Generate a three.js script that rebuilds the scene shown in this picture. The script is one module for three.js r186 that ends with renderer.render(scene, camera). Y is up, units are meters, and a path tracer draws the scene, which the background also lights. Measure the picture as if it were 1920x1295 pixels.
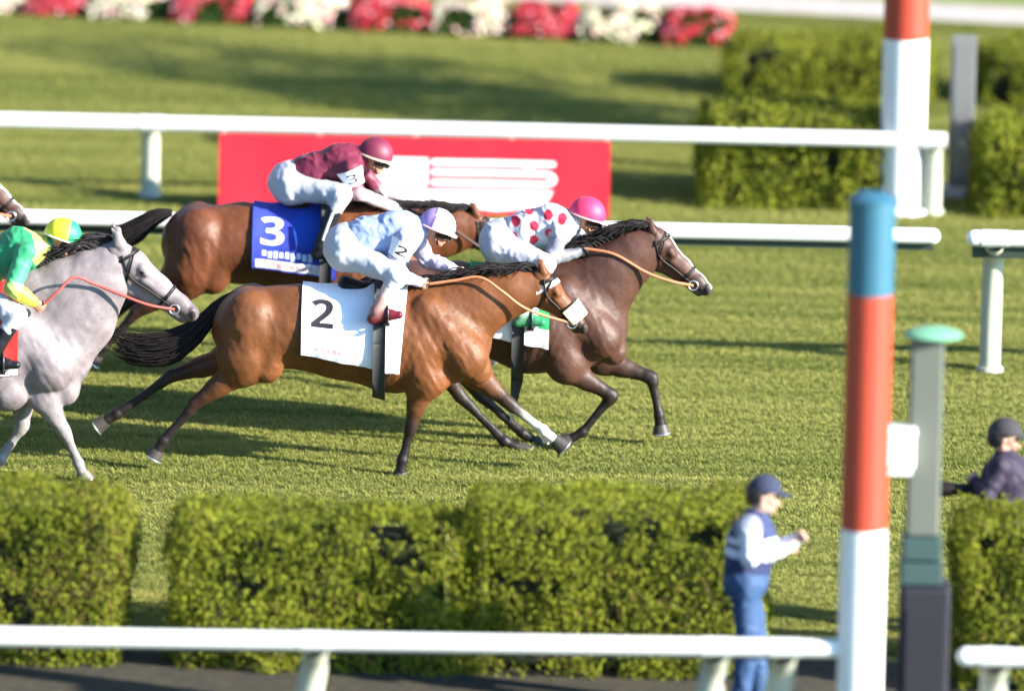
import * as THREE from 'three';
import { Sky } from 'three/addons/objects/Sky.js';
import { mergeGeometries } from 'three/addons/utils/BufferGeometryUtils.js';
import { RoundedBoxGeometry } from 'three/addons/geometries/RoundedBoxGeometry.js';

// ---------------------------------------------------------------- camera, sky, sun, exposure
const scene = new THREE.Scene();
const FOCAL = 22100;                       // focal length in pixels of the 1920 x 1295 photograph
const camera = new THREE.PerspectiveCamera(2 * Math.atan(1295 / 2 / FOCAL) * 180 / Math.PI, 1024 / 690, 1, 2000);
camera.position.set(0, 17.87, 83.1);
camera.rotation.set(-11.5 * Math.PI / 180, 0, 0.0212, 'YXZ');
camera.updateMatrixWorld(true);
camera.focus = 84.6;
camera.userData.fStop = 0.8;

const SUN = new THREE.Vector3(0.84, 0.385, 0.385).normalize();
const sky = new Sky();
sky.name = 'sky'; sky.userData.kind = 'structure';
sky.scale.setScalar(1500);
sky.material.uniforms.sunPosition.value.copy(SUN);
sky.material.uniforms.turbidity.value = 3;
sky.material.uniforms.rayleigh.value = 1.2;
sky.material.uniforms.mieCoefficient.value = 0.004;
scene.add(sky);
scene.environmentIntensity = 0.2;
const sun = new THREE.DirectionalLight(new THREE.Color(1, 0.93, 0.80), 5.0);
sun.position.copy(SUN).multiplyScalar(60); sun.target.position.set(0, 0, 0);
sun.castShadow = true; sun.shadow.mapSize.set(4096, 4096);
Object.assign(sun.shadow.camera, { left: -30, right: 30, top: 30, bottom: -30, near: 1, far: 150 });
scene.add(sun, sun.target);
const renderer = new THREE.WebGLRenderer({ antialias: true });
renderer.setSize(1024, 690);
renderer.shadowMap.enabled = true;
renderer.toneMapping = THREE.LinearToneMapping;
renderer.toneMappingExposure = 3.3;

// ---------------------------------------------------------------- helpers
let seed = 12345;
const rnd = () => { seed = (seed * 1664525 + 1013904223) >>> 0; return seed / 4294967296; };
const rr = (a, b) => a + (b - a) * rnd();
const lerp = (a, b, t) => a + (b - a) * t;
const V = (x, y, z) => new THREE.Vector3(x, y, z);
function hash3(i, j, k) { let h = (i * 374761393 + j * 668265263 + k * 1440662683) | 0; h = Math.imul(h ^ (h >>> 13), 1274126177); h ^= h >>> 16; return (h >>> 0) / 4294967296; }
function noise(x, y, z) {
  const i = Math.floor(x), j = Math.floor(y), k = Math.floor(z); let u = x - i, v = y - j, w = z - k;
  u = u * u * (3 - 2 * u); v = v * v * (3 - 2 * v); w = w * w * (3 - 2 * w);
  const L = (a, b, t) => a + (b - a) * t;
  return L(L(L(hash3(i, j, k), hash3(i + 1, j, k), u), L(hash3(i, j + 1, k), hash3(i + 1, j + 1, k), u), v),
    L(L(hash3(i, j, k + 1), hash3(i + 1, j, k + 1), u), L(hash3(i, j + 1, k + 1), hash3(i + 1, j + 1, k + 1), u), v), w) * 2 - 1;
}
const fbm = (x, y, z) => noise(x, y, z) * 0.55 + noise(x * 2.1, y * 2.1, z * 2.1) * 0.28 + noise(x * 4.3, y * 4.3, z * 4.3) * 0.17;

// measuring: the world point where a sight line of the photograph meets a plane
const q = camera.quaternion, CP = camera.position;
const ray = (px, py) => V((px - 960) / FOCAL, -(py - 647.5) / FOCAL, -1).applyQuaternion(q);
const at = (px, py, z) => { const d = ray(px, py); return d.multiplyScalar((z - CP.z) / d.z).add(CP); };      // on the upright plane at depth z
const gh = (px, py, h = 0) => { const d = ray(px, py); return d.multiplyScalar((h - CP.y) / d.y).add(CP); };  // on the level plane at height h

const used = {};
function numbered(n) { const c = used[n] = (used[n] ?? -1) + 1; return c ? `${n}_${String(c).padStart(3, '0')}` : n; }
function shade(o) { o.traverse(m => { if (m.isMesh) { m.castShadow = m.receiveShadow = true; } }); return o; }
function thing(name, label, category, pos = [0, 0, 0], group) {
  const o = new THREE.Group(); o.name = numbered(name); o.position.set(...pos);
  o.userData = { label, category }; if (group) o.userData.group = group;
  scene.add(o); return o;
}
function part(name, geo, mat, parent) {
  const g = Array.isArray(geo) ? mergeGeometries(geo) : geo;
  const m = new THREE.Mesh(g, mat); m.name = name; m.castShadow = m.receiveShadow = true; parent.add(m); return m;
}
function structure(name, geo, mat) { const m = part(name, geo, mat, scene); m.userData.kind = 'structure'; return m; }
const lin = (r, g, b) => new THREE.Color().setRGB(r, g, b);
const std = (c, rough = 0.6, extra = {}) => new THREE.MeshStandardMaterial({ color: c, roughness: rough, ...extra });
function tube(pts, r, seg = 24, rad = 6) { return new THREE.TubeGeometry(new THREE.CatmullRomCurve3(pts), seg, r, rad, false); }
function canvasTex(w, h, draw) {
  const c = document.createElement('canvas'); c.width = w; c.height = h; draw(c.getContext('2d'), w, h);
  const t = new THREE.CanvasTexture(c); t.colorSpace = THREE.SRGBColorSpace; t.anisotropy = 8; return t;
}
function dataTex(n, fn, srgb, m = n) {
  const d = new Uint8Array(n * m * 4);
  for (let j = 0; j < m; j++) for (let i = 0; i < n; i++) { const c = fn(i / n, j / m); for (let k = 0; k < 3; k++) d[(j * n + i) * 4 + k] = Math.max(0, Math.min(255, c[k] * 255)); d[(j * n + i) * 4 + 3] = 255; }
  const t = new THREE.DataTexture(d, n, m); t.magFilter = THREE.LinearFilter; t.minFilter = THREE.LinearMipmapLinearFilter; t.generateMipmaps = true; t.wrapS = t.wrapT = THREE.RepeatWrapping;
  if (srgb) t.colorSpace = THREE.SRGBColorSpace; t.needsUpdate = true; return t;
}

// ---------------------------------------------------------------- smooth bodies: tapered bones joined by a smooth minimum, meshed with surface nets
class Body {
  constructor() { this.b = []; }
  bone(a, b, ra, rb, { k = 0.03, zs = 1, col = null } = {}) {
    const dx = b.x - a.x, dy = b.y - a.y, dz = b.z - a.z;
    this.b.push({ ax: a.x, ay: a.y, az: a.z, dx, dy, dz, il: 1 / Math.max(1e-9, dx * dx + dy * dy + dz * dz), ra, dr: rb - ra, k, iz: 1 / zs, zs, col, rm: Math.max(ra, rb) });
    return this;
  }
  chain(list, opt = {}) { // [point, radius, zs?]
    for (let i = 0; i + 1 < list.length; i++) this.bone(list[i][0], list[i + 1][0], list[i][1], list[i + 1][1], { ...opt, zs: ((list[i][2] ?? opt.zs ?? 1) + (list[i + 1][2] ?? opt.zs ?? 1)) / 2 });
    return this;
  }
  static d(o, x, y, z) {
    const px = x - o.ax, py = y - o.ay, pz = z - o.az;
    let t = (px * o.dx + py * o.dy + pz * o.dz) * o.il; t = t < 0 ? 0 : t > 1 ? 1 : t;
    const qx = px - t * o.dx, qy = py - t * o.dy, qz = (pz - t * o.dz) * o.iz;
    return (Math.sqrt(qx * qx + qy * qy + qz * qz) - o.ra - t * o.dr);
  }
  static join(list, x, y, z) {
    let d = 1e3;
    for (const o of list) {
      const e = Body.d(o, x, y, z), k = o.k, h = k - Math.abs(d - e);
      d = Math.min(d, e); if (h > 0) d -= h * h / (4 * k);
    }
    return d;
  }
  sd(x, y, z) { return Body.join(this.b, x, y, z); }
  // colour: every bone's own colour, weighted by nearness
  colour(x, y, z, tau = 0.02) {
    let r = 0, g = 0, b = 0, s = 0, m = 1e9; const ds = this.b.map(o => { const e = o.col ? Body.d(o, x, y, z) : 1e9; if (e < m) m = e; return e; });
    this.b.forEach((o, i) => { if (!o.col) return; const w = Math.exp(-(ds[i] - m) / tau); r += o.col.r * w; g += o.col.g * w; b += o.col.b * w; s += w; });
    return [r / s, g / s, b / s];
  }
  geometry(cell, { displace = null, paint = null, tau = 0.02 } = {}) {
    const lo = [1e9, 1e9, 1e9], hi = [-1e9, -1e9, -1e9];
    for (const o of this.b) [[o.ax, o.dx], [o.ay, o.dy], [o.az, o.dz]].forEach(([a, d], i) => {
      const r = o.rm * (i == 2 ? Math.max(o.zs, 0.3) : 1) + 0.035; lo[i] = Math.min(lo[i], a - r, a + d - r); hi[i] = Math.max(hi[i], a + r, a + d + r);
    });
    const n = lo.map((l, i) => Math.ceil((hi[i] - l) / cell) + 3), [nx, ny, nz] = n;
    const F = new Float32Array(nx * ny * nz).fill(1), S = 8, hd = S * cell * 0.87;
    for (let bz = 0; bz < nz; bz += S) for (let by = 0; by < ny; by += S) for (let bx = 0; bx < nx; bx += S) {
      const cx = lo[0] + (bx + S / 2) * cell, cy = lo[1] + (by + S / 2) * cell, cz = lo[2] + (bz + S / 2) * cell;
      let m = 1e9; const ds = this.b.map(o => { const e = Body.d(o, cx, cy, cz); if (e - hd * Math.max(1, o.iz) < m) m = e - hd * Math.max(1, o.iz); return e; });
      if (m > 0.06) continue;
      const near = this.b.filter((o, i) => ds[i] - hd * Math.max(1, o.iz) < 0.09);
      for (let k = bz; k < Math.min(nz, bz + S); k++) for (let j = by; j < Math.min(ny, by + S); j++) for (let i = bx; i < Math.min(nx, bx + S); i++)
        F[(k * ny + j) * nx + i] = Body.join(near, lo[0] + i * cell, lo[1] + j * cell, lo[2] + k * cell);
    }
    const id = new Int32Array(nx * ny * nz).fill(-1), P = [], I = [], sx = 1, sy = nx, sz = nx * ny;
    const cor = [0, sx, sy, sx + sy, sz, sx + sz, sy + sz, sx + sy + sz], E = [[0, 1], [2, 3], [4, 5], [6, 7], [0, 2], [1, 3], [4, 6], [5, 7], [0, 4], [1, 5], [2, 6], [3, 7]];
    for (let k = 0; k < nz - 1; k++) for (let j = 0; j < ny - 1; j++) for (let i = 0; i < nx - 1; i++) {
      const o = (k * ny + j) * nx + i; let mask = 0; for (let c = 0; c < 8; c++) if (F[o + cor[c]] < 0) mask |= 1 << c;
      if (mask == 0 || mask == 255) continue;
      let x = 0, y = 0, z = 0, m = 0;
      for (const [a, b] of E) { const fa = F[o + cor[a]], fb = F[o + cor[b]]; if ((fa < 0) == (fb < 0)) continue; const t = fa / (fa - fb); x += lerp(a & 1, b & 1, t); y += lerp(a >> 1 & 1, b >> 1 & 1, t); z += lerp(a >> 2, b >> 2, t); m++; }
      id[o] = P.length / 3; P.push(lo[0] + (i + x / m) * cell, lo[1] + (j + y / m) * cell, lo[2] + (k + z / m) * cell);
    }
    const quad = (a, b, c, d, f) => { if (a < 0 || b < 0 || c < 0 || d < 0) return; f ? I.push(a, b, c, a, c, d) : I.push(a, c, b, a, d, c); };
    for (let k = 1; k < nz - 1; k++) for (let j = 1; j < ny - 1; j++) for (let i = 1; i < nx - 1; i++) {
      const o = (k * ny + j) * nx + i, s = F[o] < 0;
      if (s != (F[o + sx] < 0)) quad(id[o - sy - sz], id[o - sz], id[o], id[o - sy], s);
      if (s != (F[o + sy] < 0)) quad(id[o - sx - sz], id[o - sx], id[o], id[o - sz], s);
      if (s != (F[o + sz] < 0)) quad(id[o - sx - sy], id[o - sy], id[o], id[o - sx], s);
    }
    const g = new THREE.BufferGeometry(); g.setAttribute('position', new THREE.Float32BufferAttribute(P, 3)); g.setIndex(I); g.computeVertexNormals();
    const N = g.attributes.normal.array, C = new Float32Array(P.length), A = g.attributes.position.array, U = new Float32Array(P.length / 3 * 2);
    for (let i = 0; i < P.length; i += 3) {
      const x = P[i], y = P[i + 1], z = P[i + 2];
      const c = paint ? paint(x, y, z, N[i], N[i + 1], N[i + 2], this) : this.colour(x, y, z, tau);
      C[i] = c[0]; C[i + 1] = c[1]; C[i + 2] = c[2];
      if (displace) { const e = displace(x, y, z, N[i], N[i + 1], N[i + 2]); A[i] += N[i] * e; A[i + 1] += N[i + 1] * e; A[i + 2] += N[i + 2] * e; }
      U[i / 3 * 2] = x; U[i / 3 * 2 + 1] = y;
    }
    g.setAttribute('color', new THREE.BufferAttribute(C, 3)); g.setAttribute('uv', new THREE.BufferAttribute(U, 2));
    if (displace) g.computeVertexNormals();
    return g;
  }
  // distance from a point outward along a direction to the skin
  reach(c, d, max = 0.8) { let a = 0, b = max; for (let i = 0; i < 40; i++) { const r = b - (b - a) * i / 40; if (this.sd(c.x + d.x * r, c.y + d.y * r, c.z + d.z * r) < 0) { let l = r, h = r + (b - a) / 40; for (let n = 0; n < 8; n++) { const m = (l + h) / 2; this.sd(c.x + d.x * m, c.y + d.y * m, c.z + d.z * m) < 0 ? l = m : h = m; } return l; } } return 0.01; }
}
// a band of leather or cloth laid round a body about an axis
function band(body, c, axis, half, off, from = 0, to = Math.PI * 2, seg = 48, thick = 0.008) {
  axis = axis.clone().normalize(); const u = V(0, 0, 1), v = V().crossVectors(axis, u).normalize(); u.crossVectors(v, axis).normalize();
  const rows = [-1, 1], P = [], I = [];
  for (let i = 0; i <= seg; i++) {
    const a = lerp(from, to, i / seg), d = u.clone().multiplyScalar(Math.cos(a)).addScaledVector(v, Math.sin(a));
    for (const s of rows) { const cc = c.clone().addScaledVector(axis, s * half), r = body.reach(cc, d); for (const o of [off - thick * 2.2, off]) { const p = cc.clone().addScaledVector(d, r + o); P.push(p.x, p.y, p.z); } }
  }
  for (let i = 0; i < seg; i++) { const a = i * 4, b = a + 4; I.push(a + 1, b + 1, a + 3, b + 1, b + 3, a + 3, a, a + 1, b, a + 1, b + 1, b, a + 2, b + 2, a + 3, b + 2, b + 3, a + 3); }
  const g = new THREE.BufferGeometry(); g.setAttribute('position', new THREE.Float32BufferAttribute(P, 3)); g.setIndex(I);
  g.setAttribute('uv', new THREE.Float32BufferAttribute(new Float32Array(P.length / 3 * 2), 2)); g.computeVertexNormals(); return g;
}

// ---------------------------------------------------------------- ground
const turfTex = dataTex(1024, (u, v) => {
  // mown turf: fine blades, and pale and dark lines that run with the track
  const line = fbm(u * 4, v * 90, 3.1) * 0.6 + fbm(u * 10, v * 260, 9.7) * 0.4, grain = fbm(u * 300, v * 300, 1.3), patch = fbm(u * 6, v * 12, 5.5);
  const t = 0.5 + line * 0.55 + grain * 0.35 + patch * 0.3;
  return [lerp(0.33, 0.50, t), lerp(0.39, 0.53, t), lerp(0.13, 0.22, t)];
}, true);
turfTex.repeat.set(1 / 9, 1 / 9);
function sheet(x0, x1, z0, z1, y, nx = 1, nz = 1) {
  const g = new THREE.PlaneGeometry(x1 - x0, z1 - z0, nx, nz); g.rotateX(-Math.PI / 2); g.translate((x0 + x1) / 2, y, (z0 + z1) / 2);
  const p = g.attributes.position, uv = g.attributes.uv; for (let i = 0; i < p.count; i++) uv.setXY(i, p.getX(i), p.getZ(i)); return g;
}
structure('turf_ground', sheet(-400, 400, -900, 40, 0), new THREE.MeshStandardMaterial({ map: turfTex, roughness: 0.95 }));
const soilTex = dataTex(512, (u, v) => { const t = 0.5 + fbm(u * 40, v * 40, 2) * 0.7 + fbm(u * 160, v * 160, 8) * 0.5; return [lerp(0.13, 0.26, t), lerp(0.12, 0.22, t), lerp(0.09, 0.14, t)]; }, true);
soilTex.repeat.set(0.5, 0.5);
structure('mulch_path', sheet(-60, 60, 5.7, 12.5, 0.004), new THREE.MeshStandardMaterial({ map: soilTex, roughness: 1 }));  // dark brown ground strip along the near rail
const sandTex = dataTex(512, (u, v) => { const t = 0.5 + fbm(u * 30, v * 30, 4) * 0.5 + fbm(u * 200, v * 200, 6) * 0.4; return [lerp(0.62, 0.74, t), lerp(0.58, 0.69, t), lerp(0.56, 0.66, t)]; }, true);
sandTex.repeat.set(0.3, 0.3);
let PATH_Z;
{
  const a = gh(930, 2), b = gh(1900, 50); const s = (b.z - a.z) / (b.x - a.x); PATH_Z = x => a.z + (x - a.x) * s + 0.05;
  const shp = new THREE.BufferGeometry(), X = [-60, 60], P = [];
  for (const x of X) { const z = a.z + (x - a.x) * s; P.push(x, 0.004, z, x, 0.004, z - 1.0); }
  shp.setAttribute('position', new THREE.Float32BufferAttribute(P, 3)); shp.setAttribute('uv', new THREE.Float32BufferAttribute(P.filter((_, i) => i % 3 != 1), 2)); shp.setIndex([0, 2, 1, 2, 3, 1]); shp.computeVertexNormals();
  structure('sand_path', shp, new THREE.MeshStandardMaterial({ map: sandTex, roughness: 1 }));
}
// grass blades
{
  const P = [], I = [], C = [];
  for (let b = 0; b < 9; b++) {
    const a = b / 9 * 6.283 + rr(-0.4, 0.4), w = rr(0.0018, 0.0032), h = rr(0.016, 0.034), l = rr(0.015, 0.04), ox = Math.cos(a) * rr(0, 0.022), oz = Math.sin(a) * rr(0, 0.022), o = P.length / 3;
    const c = Math.cos(a), s = Math.sin(a);
    for (const [t, ww] of [[0, 1], [0.6, 0.8], [1, 0.1]]) for (const e of [-1, 1]) { P.push(ox + c * l * t * t - s * e * w * ww, h * t, oz + s * l * t * t + c * e * w * ww); const g = rr(0.9, 1.1); C.push(g, g, g); }
    for (const r of [0, 2]) I.push(o + r, o + r + 1, o + r + 2, o + r + 1, o + r + 3, o + r + 2);
  }
  const g = new THREE.BufferGeometry(); g.setAttribute('position', new THREE.Float32BufferAttribute(P, 3)); g.setAttribute('color', new THREE.Float32BufferAttribute(C, 3)); g.setIndex(I); g.computeVertexNormals();
  const N = 430000, m = new THREE.InstancedMesh(g, new THREE.MeshPhysicalMaterial({ vertexColors: true, color: 0xffffff, roughness: 0.9, specularIntensity: 0.25, transmission: 0.35, thickness: 0, side: THREE.DoubleSide }), N);
  const M = new THREE.Matrix4(), Q = new THREE.Quaternion(), up = V(0, 1, 0), col = new THREE.Color();
  for (let i = 0; i < N; i++) {
    const x = rr(-5.6, 5.6), z0 = 5.5 - 28 * Math.pow(rnd(), 1.15), z = Math.max(z0, PATH_Z(x) + rr(0, 0.3)), s = rr(0.7, 1.35);
    Q.setFromAxisAngle(up, rnd() * 6.283); M.compose(V(x, 0, z), Q, V(s, s * rr(0.8, 1.2), s)); m.setMatrixAt(i, M);
    const t = 0.5 + fbm(x * 0.3, z * 5, 3.3) * 1.0 + fbm(x * 0.8, z * 16, 7.3) * 0.7 + rr(-0.2, 0.2);
    col.setRGB(lerp(0.19, 0.34, t), lerp(0.215, 0.335, t), lerp(0.045, 0.09, t)); m.setColorAt(i, col);
  }
  m.name = 'mown_grass'; m.userData = { kind: 'stuff', label: 'short green mown grass of the turf course', category: 'grass' }; m.castShadow = m.receiveShadow = true; scene.add(m);
}

// ---------------------------------------------------------------- rails
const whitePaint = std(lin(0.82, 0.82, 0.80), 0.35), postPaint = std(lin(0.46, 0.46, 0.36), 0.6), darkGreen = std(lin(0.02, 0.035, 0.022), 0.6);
function rail(label, a, b, h, r, posts, o = {}) {
  // a, b: ends of the rail (world, at height h); posts: x positions
  const root = thing('track_rail', label, 'rail', [a.x, 0, a.z], 'white rails along the turf course'), d = V().subVectors(b, a);
  const g = new THREE.CapsuleGeometry(r, d.length() - 2 * r, 6, 20); g.rotateZ(-Math.PI / 2); g.translate(d.length() / 2, 0, 0); g.rotateY(-Math.atan2(d.z, d.x)); g.translate(0, h, 0);
  part('rail_tube', g, whitePaint, root);
  if (o.skirt) { const s = new THREE.BoxGeometry(d.length() - 0.1, o.skirt, 0.03); s.translate(d.length() / 2, 0, 0); s.rotateY(-Math.atan2(d.z, d.x)); s.translate(0, h - r - o.skirt / 2 + 0.01, -0.03); part('rail_skirt', s, darkGreen, root); }  // dark green strip along the underside of the rail tube
  for (const x of posts) {
    { const t = (x - a.x) / d.x, sl = new THREE.CylinderGeometry(r * 1.08, r * 1.08, 0.2, 20); sl.rotateZ(Math.PI / 2); sl.rotateY(-Math.atan2(d.z, d.x)); sl.translate(x - a.x, h, d.z * t); part('joint_sleeve', sl, whitePaint, root); }
    const t = (x - a.x) / d.x, z = d.z * t, back = o.back ?? 0.25;
    // gooseneck post: foot set back, bent forward under the rail
    const pts = [V(x - a.x + (o.lean ?? 0), -0.05, z - back), V(x - a.x + (o.lean ?? 0) * 0.5, h * 0.55, z - back), V(x - a.x, h * 0.86, z - back * 0.6), V(x - a.x, h - r * 0.5, z)];
    const post = part('post', tube(pts, o.pr ?? 0.045, 20, 10), postPaint, root);
    const fl = new THREE.CylinderGeometry((o.pr ?? 0.045) * 1.25, (o.pr ?? 0.045) * 1.35, 0.04, 12); fl.translate(pts[0].x, 0.03, pts[0].z); part('post_foot', fl, postPaint, post);
  }
  return root;
}
const px2x = (px, py, h) => gh(px, py, h).x;
// inner rail, far side
rail('white rail running just above the red banner', gh(-260, 219, 0.62), gh(1768, 264, 0.62), 0.62, 0.062, [px2x(282, 232, 0.62), px2x(1752, 262, 0.62)], { pr: 0.075, back: 0.05 });
// middle rail, behind the horses
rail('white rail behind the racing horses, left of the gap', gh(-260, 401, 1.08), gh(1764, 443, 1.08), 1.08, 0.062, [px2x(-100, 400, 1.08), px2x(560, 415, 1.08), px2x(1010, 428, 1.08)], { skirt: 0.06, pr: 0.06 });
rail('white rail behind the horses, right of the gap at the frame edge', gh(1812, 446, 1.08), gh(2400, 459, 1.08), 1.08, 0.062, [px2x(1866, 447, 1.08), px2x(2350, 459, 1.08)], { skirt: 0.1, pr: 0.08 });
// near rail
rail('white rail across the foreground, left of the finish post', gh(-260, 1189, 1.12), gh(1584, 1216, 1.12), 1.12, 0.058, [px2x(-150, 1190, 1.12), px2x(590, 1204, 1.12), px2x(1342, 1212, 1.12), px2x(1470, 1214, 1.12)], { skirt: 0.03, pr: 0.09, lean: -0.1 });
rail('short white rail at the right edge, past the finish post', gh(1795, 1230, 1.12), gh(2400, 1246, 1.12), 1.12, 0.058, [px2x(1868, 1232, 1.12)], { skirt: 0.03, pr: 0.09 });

// ---------------------------------------------------------------- finish posts and equipment
const red = std(lin(0.40, 0.045, 0.02), 0.5), blue = std(lin(0.025, 0.11, 0.17), 0.5), white = std(lin(0.82, 0.81, 0.79), 0.5);
function pole(label, p, r, sections) {
  const root = thing('finish_post', label, 'post', [p.x, 0, p.z]); let y = 0;
  for (const [name, h, m] of sections) { const g = new THREE.CylinderGeometry(r, r, h - y, 40); g.translate(0, (h + y) / 2, 0); part(name, g, m, root); y = h; }
  const c = new THREE.CylinderGeometry(r * 0.6, r * 1.06, 0.04, 40); c.translate(0, y + 0.018, 0); part('cap', c, sections.at(-1)[2], root);
  const f = new THREE.CylinderGeometry(r * 1.35, r * 1.45, 0.05, 40); f.translate(0, 0.025, 0); part('base_collar', f, white, root);
  return root;
}
const nearPole = gh(1614, 1216, 1.12);
{ const z = nearPole.z, x = nearPole.x, hOf = py => at(1628, py, z).y; pole('tall near finish post, white below, red and blue above', V(x, 0, z), 0.146, [['white_section', hOf(990), white], ['red_section', hOf(550), red], ['blue_section', hOf(372), blue]]); }
const farPole = gh(1690, 398, 0);
{ const z = farPole.z, hOf = py => at(1697, py, z).y; pole('far finish post, white with a red top, beyond the rails', V(farPole.x, 0, z), 0.182, [['white_section', hOf(70), white], ['red_section', hOf(-190), red]]); }
{ // grey stand with pale green cap and white box
  const p = gh(1716, 1475, 0), z = p.z, hOf = py => at(1722, py, z).y; const root = thing('equipment_stand', 'grey steel column with a pale green cap beside the finish post', 'stand', [p.x, 0, z]);
  const grey = std(lin(0.11, 0.12, 0.10), 0.6), teal = std(lin(0.028, 0.06, 0.058), 0.6), navy = std(lin(0.007, 0.007, 0.014), 0.7);
  const yT = hOf(632), y1 = hOf(1000), y2 = hOf(1092);
  const post = new RoundedBoxGeometry(0.21, yT - y1, 0.21, 3, 0.02); post.translate(0.0, (yT + y1) / 2, 0); part('column', post, grey, root);
  const cap = new THREE.LatheGeometry([[0, 0.05], [0.12, 0.045], [0.185, 0.015], [0.19, 0], [0, -0.005]].map(a => new THREE.Vector2(...a)), 40); cap.translate(0.04, yT + 0.01, 0); part('cap', cap, std(lin(0.16, 0.40, 0.24), 0.5), root);
  for (let i = 0; i < 2; i++) { const h = (y1 - y2) / 2 - 0.012, b = new RoundedBoxGeometry(0.25 + i * 0.02, h, 0.26, 2, 0.015); b.translate(0, y2 + (i ? 0.006 : h + 0.018) + h / 2, 0); part('junction_box', b, teal, root); }
  const base = new RoundedBoxGeometry(0.32, y2, 0.36, 3, 0.03); base.translate(0.03, y2 / 2, 0); const bm = part('cabinet', base, navy, root);
  const door = new RoundedBoxGeometry(0.25, y2 * 0.8, 0.01, 2, 0.004); door.translate(0.03, y2 / 2, 0.184); part('cabinet_door', door, navy, bm);
  const bx = at(1681, 843, z + 0.12); const box = thing('camera_box', 'small white box with a lid hung on the grey column', 'box', [bx.x, bx.y, bx.z]);
  const b = new RoundedBoxGeometry(0.235, 0.23, 0.2, 4, 0.025); part('housing', b, white, box);
  const l = new RoundedBoxGeometry(0.25, 0.045, 0.22, 3, 0.015); l.translate(0, 0.128, 0); part('lid', l, white, box);
  const bt = new RoundedBoxGeometry(0.2, 0.022, 0.18, 2, 0.006); bt.translate(0, -0.138, 0); part('bottom_plate', bt, white, box);
  const br = new THREE.BoxGeometry(0.1, 0.05, 0.06); br.translate(0.09, -0.02, -0.1); part('bracket', br, grey, box);
}
{ // mirror panel beside the far post
  const p = gh(1800, 372, 0), hOf = py => at(1790, py, p.z).y; const root = thing('mirror_panel', 'narrow grey panel standing right of the far finish post', 'panel', [p.x, 0, p.z]);
  const h = hOf(66); const f = new RoundedBoxGeometry(0.2, h - 0.1, 0.06, 2, 0.01); f.translate(0, h / 2 + 0.05, 0); part('frame', f, std(lin(0.15, 0.15, 0.145), 0.5), root);
  const g = new THREE.BoxGeometry(0.14, h - 0.25, 0.012); g.translate(0, h / 2 + 0.05, 0.031); part('mirror', g, std(lin(0.22, 0.22, 0.22), 0.35, { metalness: 0.4 }), root);
  const s = new THREE.BoxGeometry(0.26, 0.1, 0.2); s.translate(0, 0.05, 0); part('base_block', s, std(lin(0.5, 0.5, 0.46), 0.7), root);
}
{ // banner
  const a = gh(408, 402, 0), b = gh(1142, 416, 0), z = (a.z + b.z) / 2 - 0.1, w = b.x - a.x, yT = at(700, 254, z).y;
  const root = thing('banner', 'red banner with white printed lettering under the far rail', 'banner', [(a.x + b.x) / 2, 0, z]);
  const tex = canvasTex(1600, 360, (c, W, H) => {
    c.fillStyle = '#c81a30'; c.fillRect(0, 0, W, H);
    c.strokeStyle = '#fff'; c.fillStyle = '#fff'; c.lineCap = 'round'; c.lineJoin = 'round';
    const X = px => (px - 408) / (1142 - 408) * W, Y = py => (py - 254) / (410 - 254) * H;
    c.fillRect(X(705), Y(296), X(800) - X(705), Y(352) - Y(296));
    c.beginPath(); c.moveTo(X(705), Y(360)); c.lineTo(X(1036), Y(357)); c.lineTo(X(1018), Y(392)); c.lineTo(X(930), Y(400)); c.lineTo(X(705), Y(372)); c.fill();
    // stacked strokes that end in a rounded S
    c.lineWidth = Y(11) - Y(0); const y = [303, 323, 344].map(Y);
    for (const yy of y) { c.beginPath(); c.moveTo(X(812), yy); c.lineTo(X(992), yy); c.stroke(); }
    c.beginPath(); c.moveTo(X(1034), y[0]); c.lineTo(X(1000), y[0]); c.bezierCurveTo(X(985), y[0], X(985), y[1], X(1000), y[1]); c.lineTo(X(1018), y[1]); c.bezierCurveTo(X(1042), y[1], X(1042), y[2], X(1018), y[2]); c.lineTo(X(988), y[2]); c.stroke();
  });
  const g = new THREE.PlaneGeometry(w, yT - 0.02, 60, 8), p = g.attributes.position;
  for (let i = 0; i < p.count; i++) p.setZ(i, 0.012 * Math.sin(p.getX(i) * 7) * (0.5 - p.getY(i) / yT) + 0.006 * fbm(p.getX(i) * 4, p.getY(i) * 4, 1)); g.computeVertexNormals(); g.translate(0, yT / 2 + 0.01, 0.035);
  part('printed_sheet', g, new THREE.MeshStandardMaterial({ map: tex, roughness: 0.6, side: THREE.DoubleSide }), root);
  const bk = new THREE.BoxGeometry(w - 0.01, yT - 0.04, 0.02); bk.translate(0, yT / 2, 0); part('backing_board', bk, red, root);
  for (let i = 0; i < 5; i++) { const s = new THREE.CylinderGeometry(0.015, 0.015, yT, 8); s.translate(-w / 2 + 0.03 + i * (w - 0.06) / 4, yT / 2, -0.03); part('stake', s, postPaint, root); }
}

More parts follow.
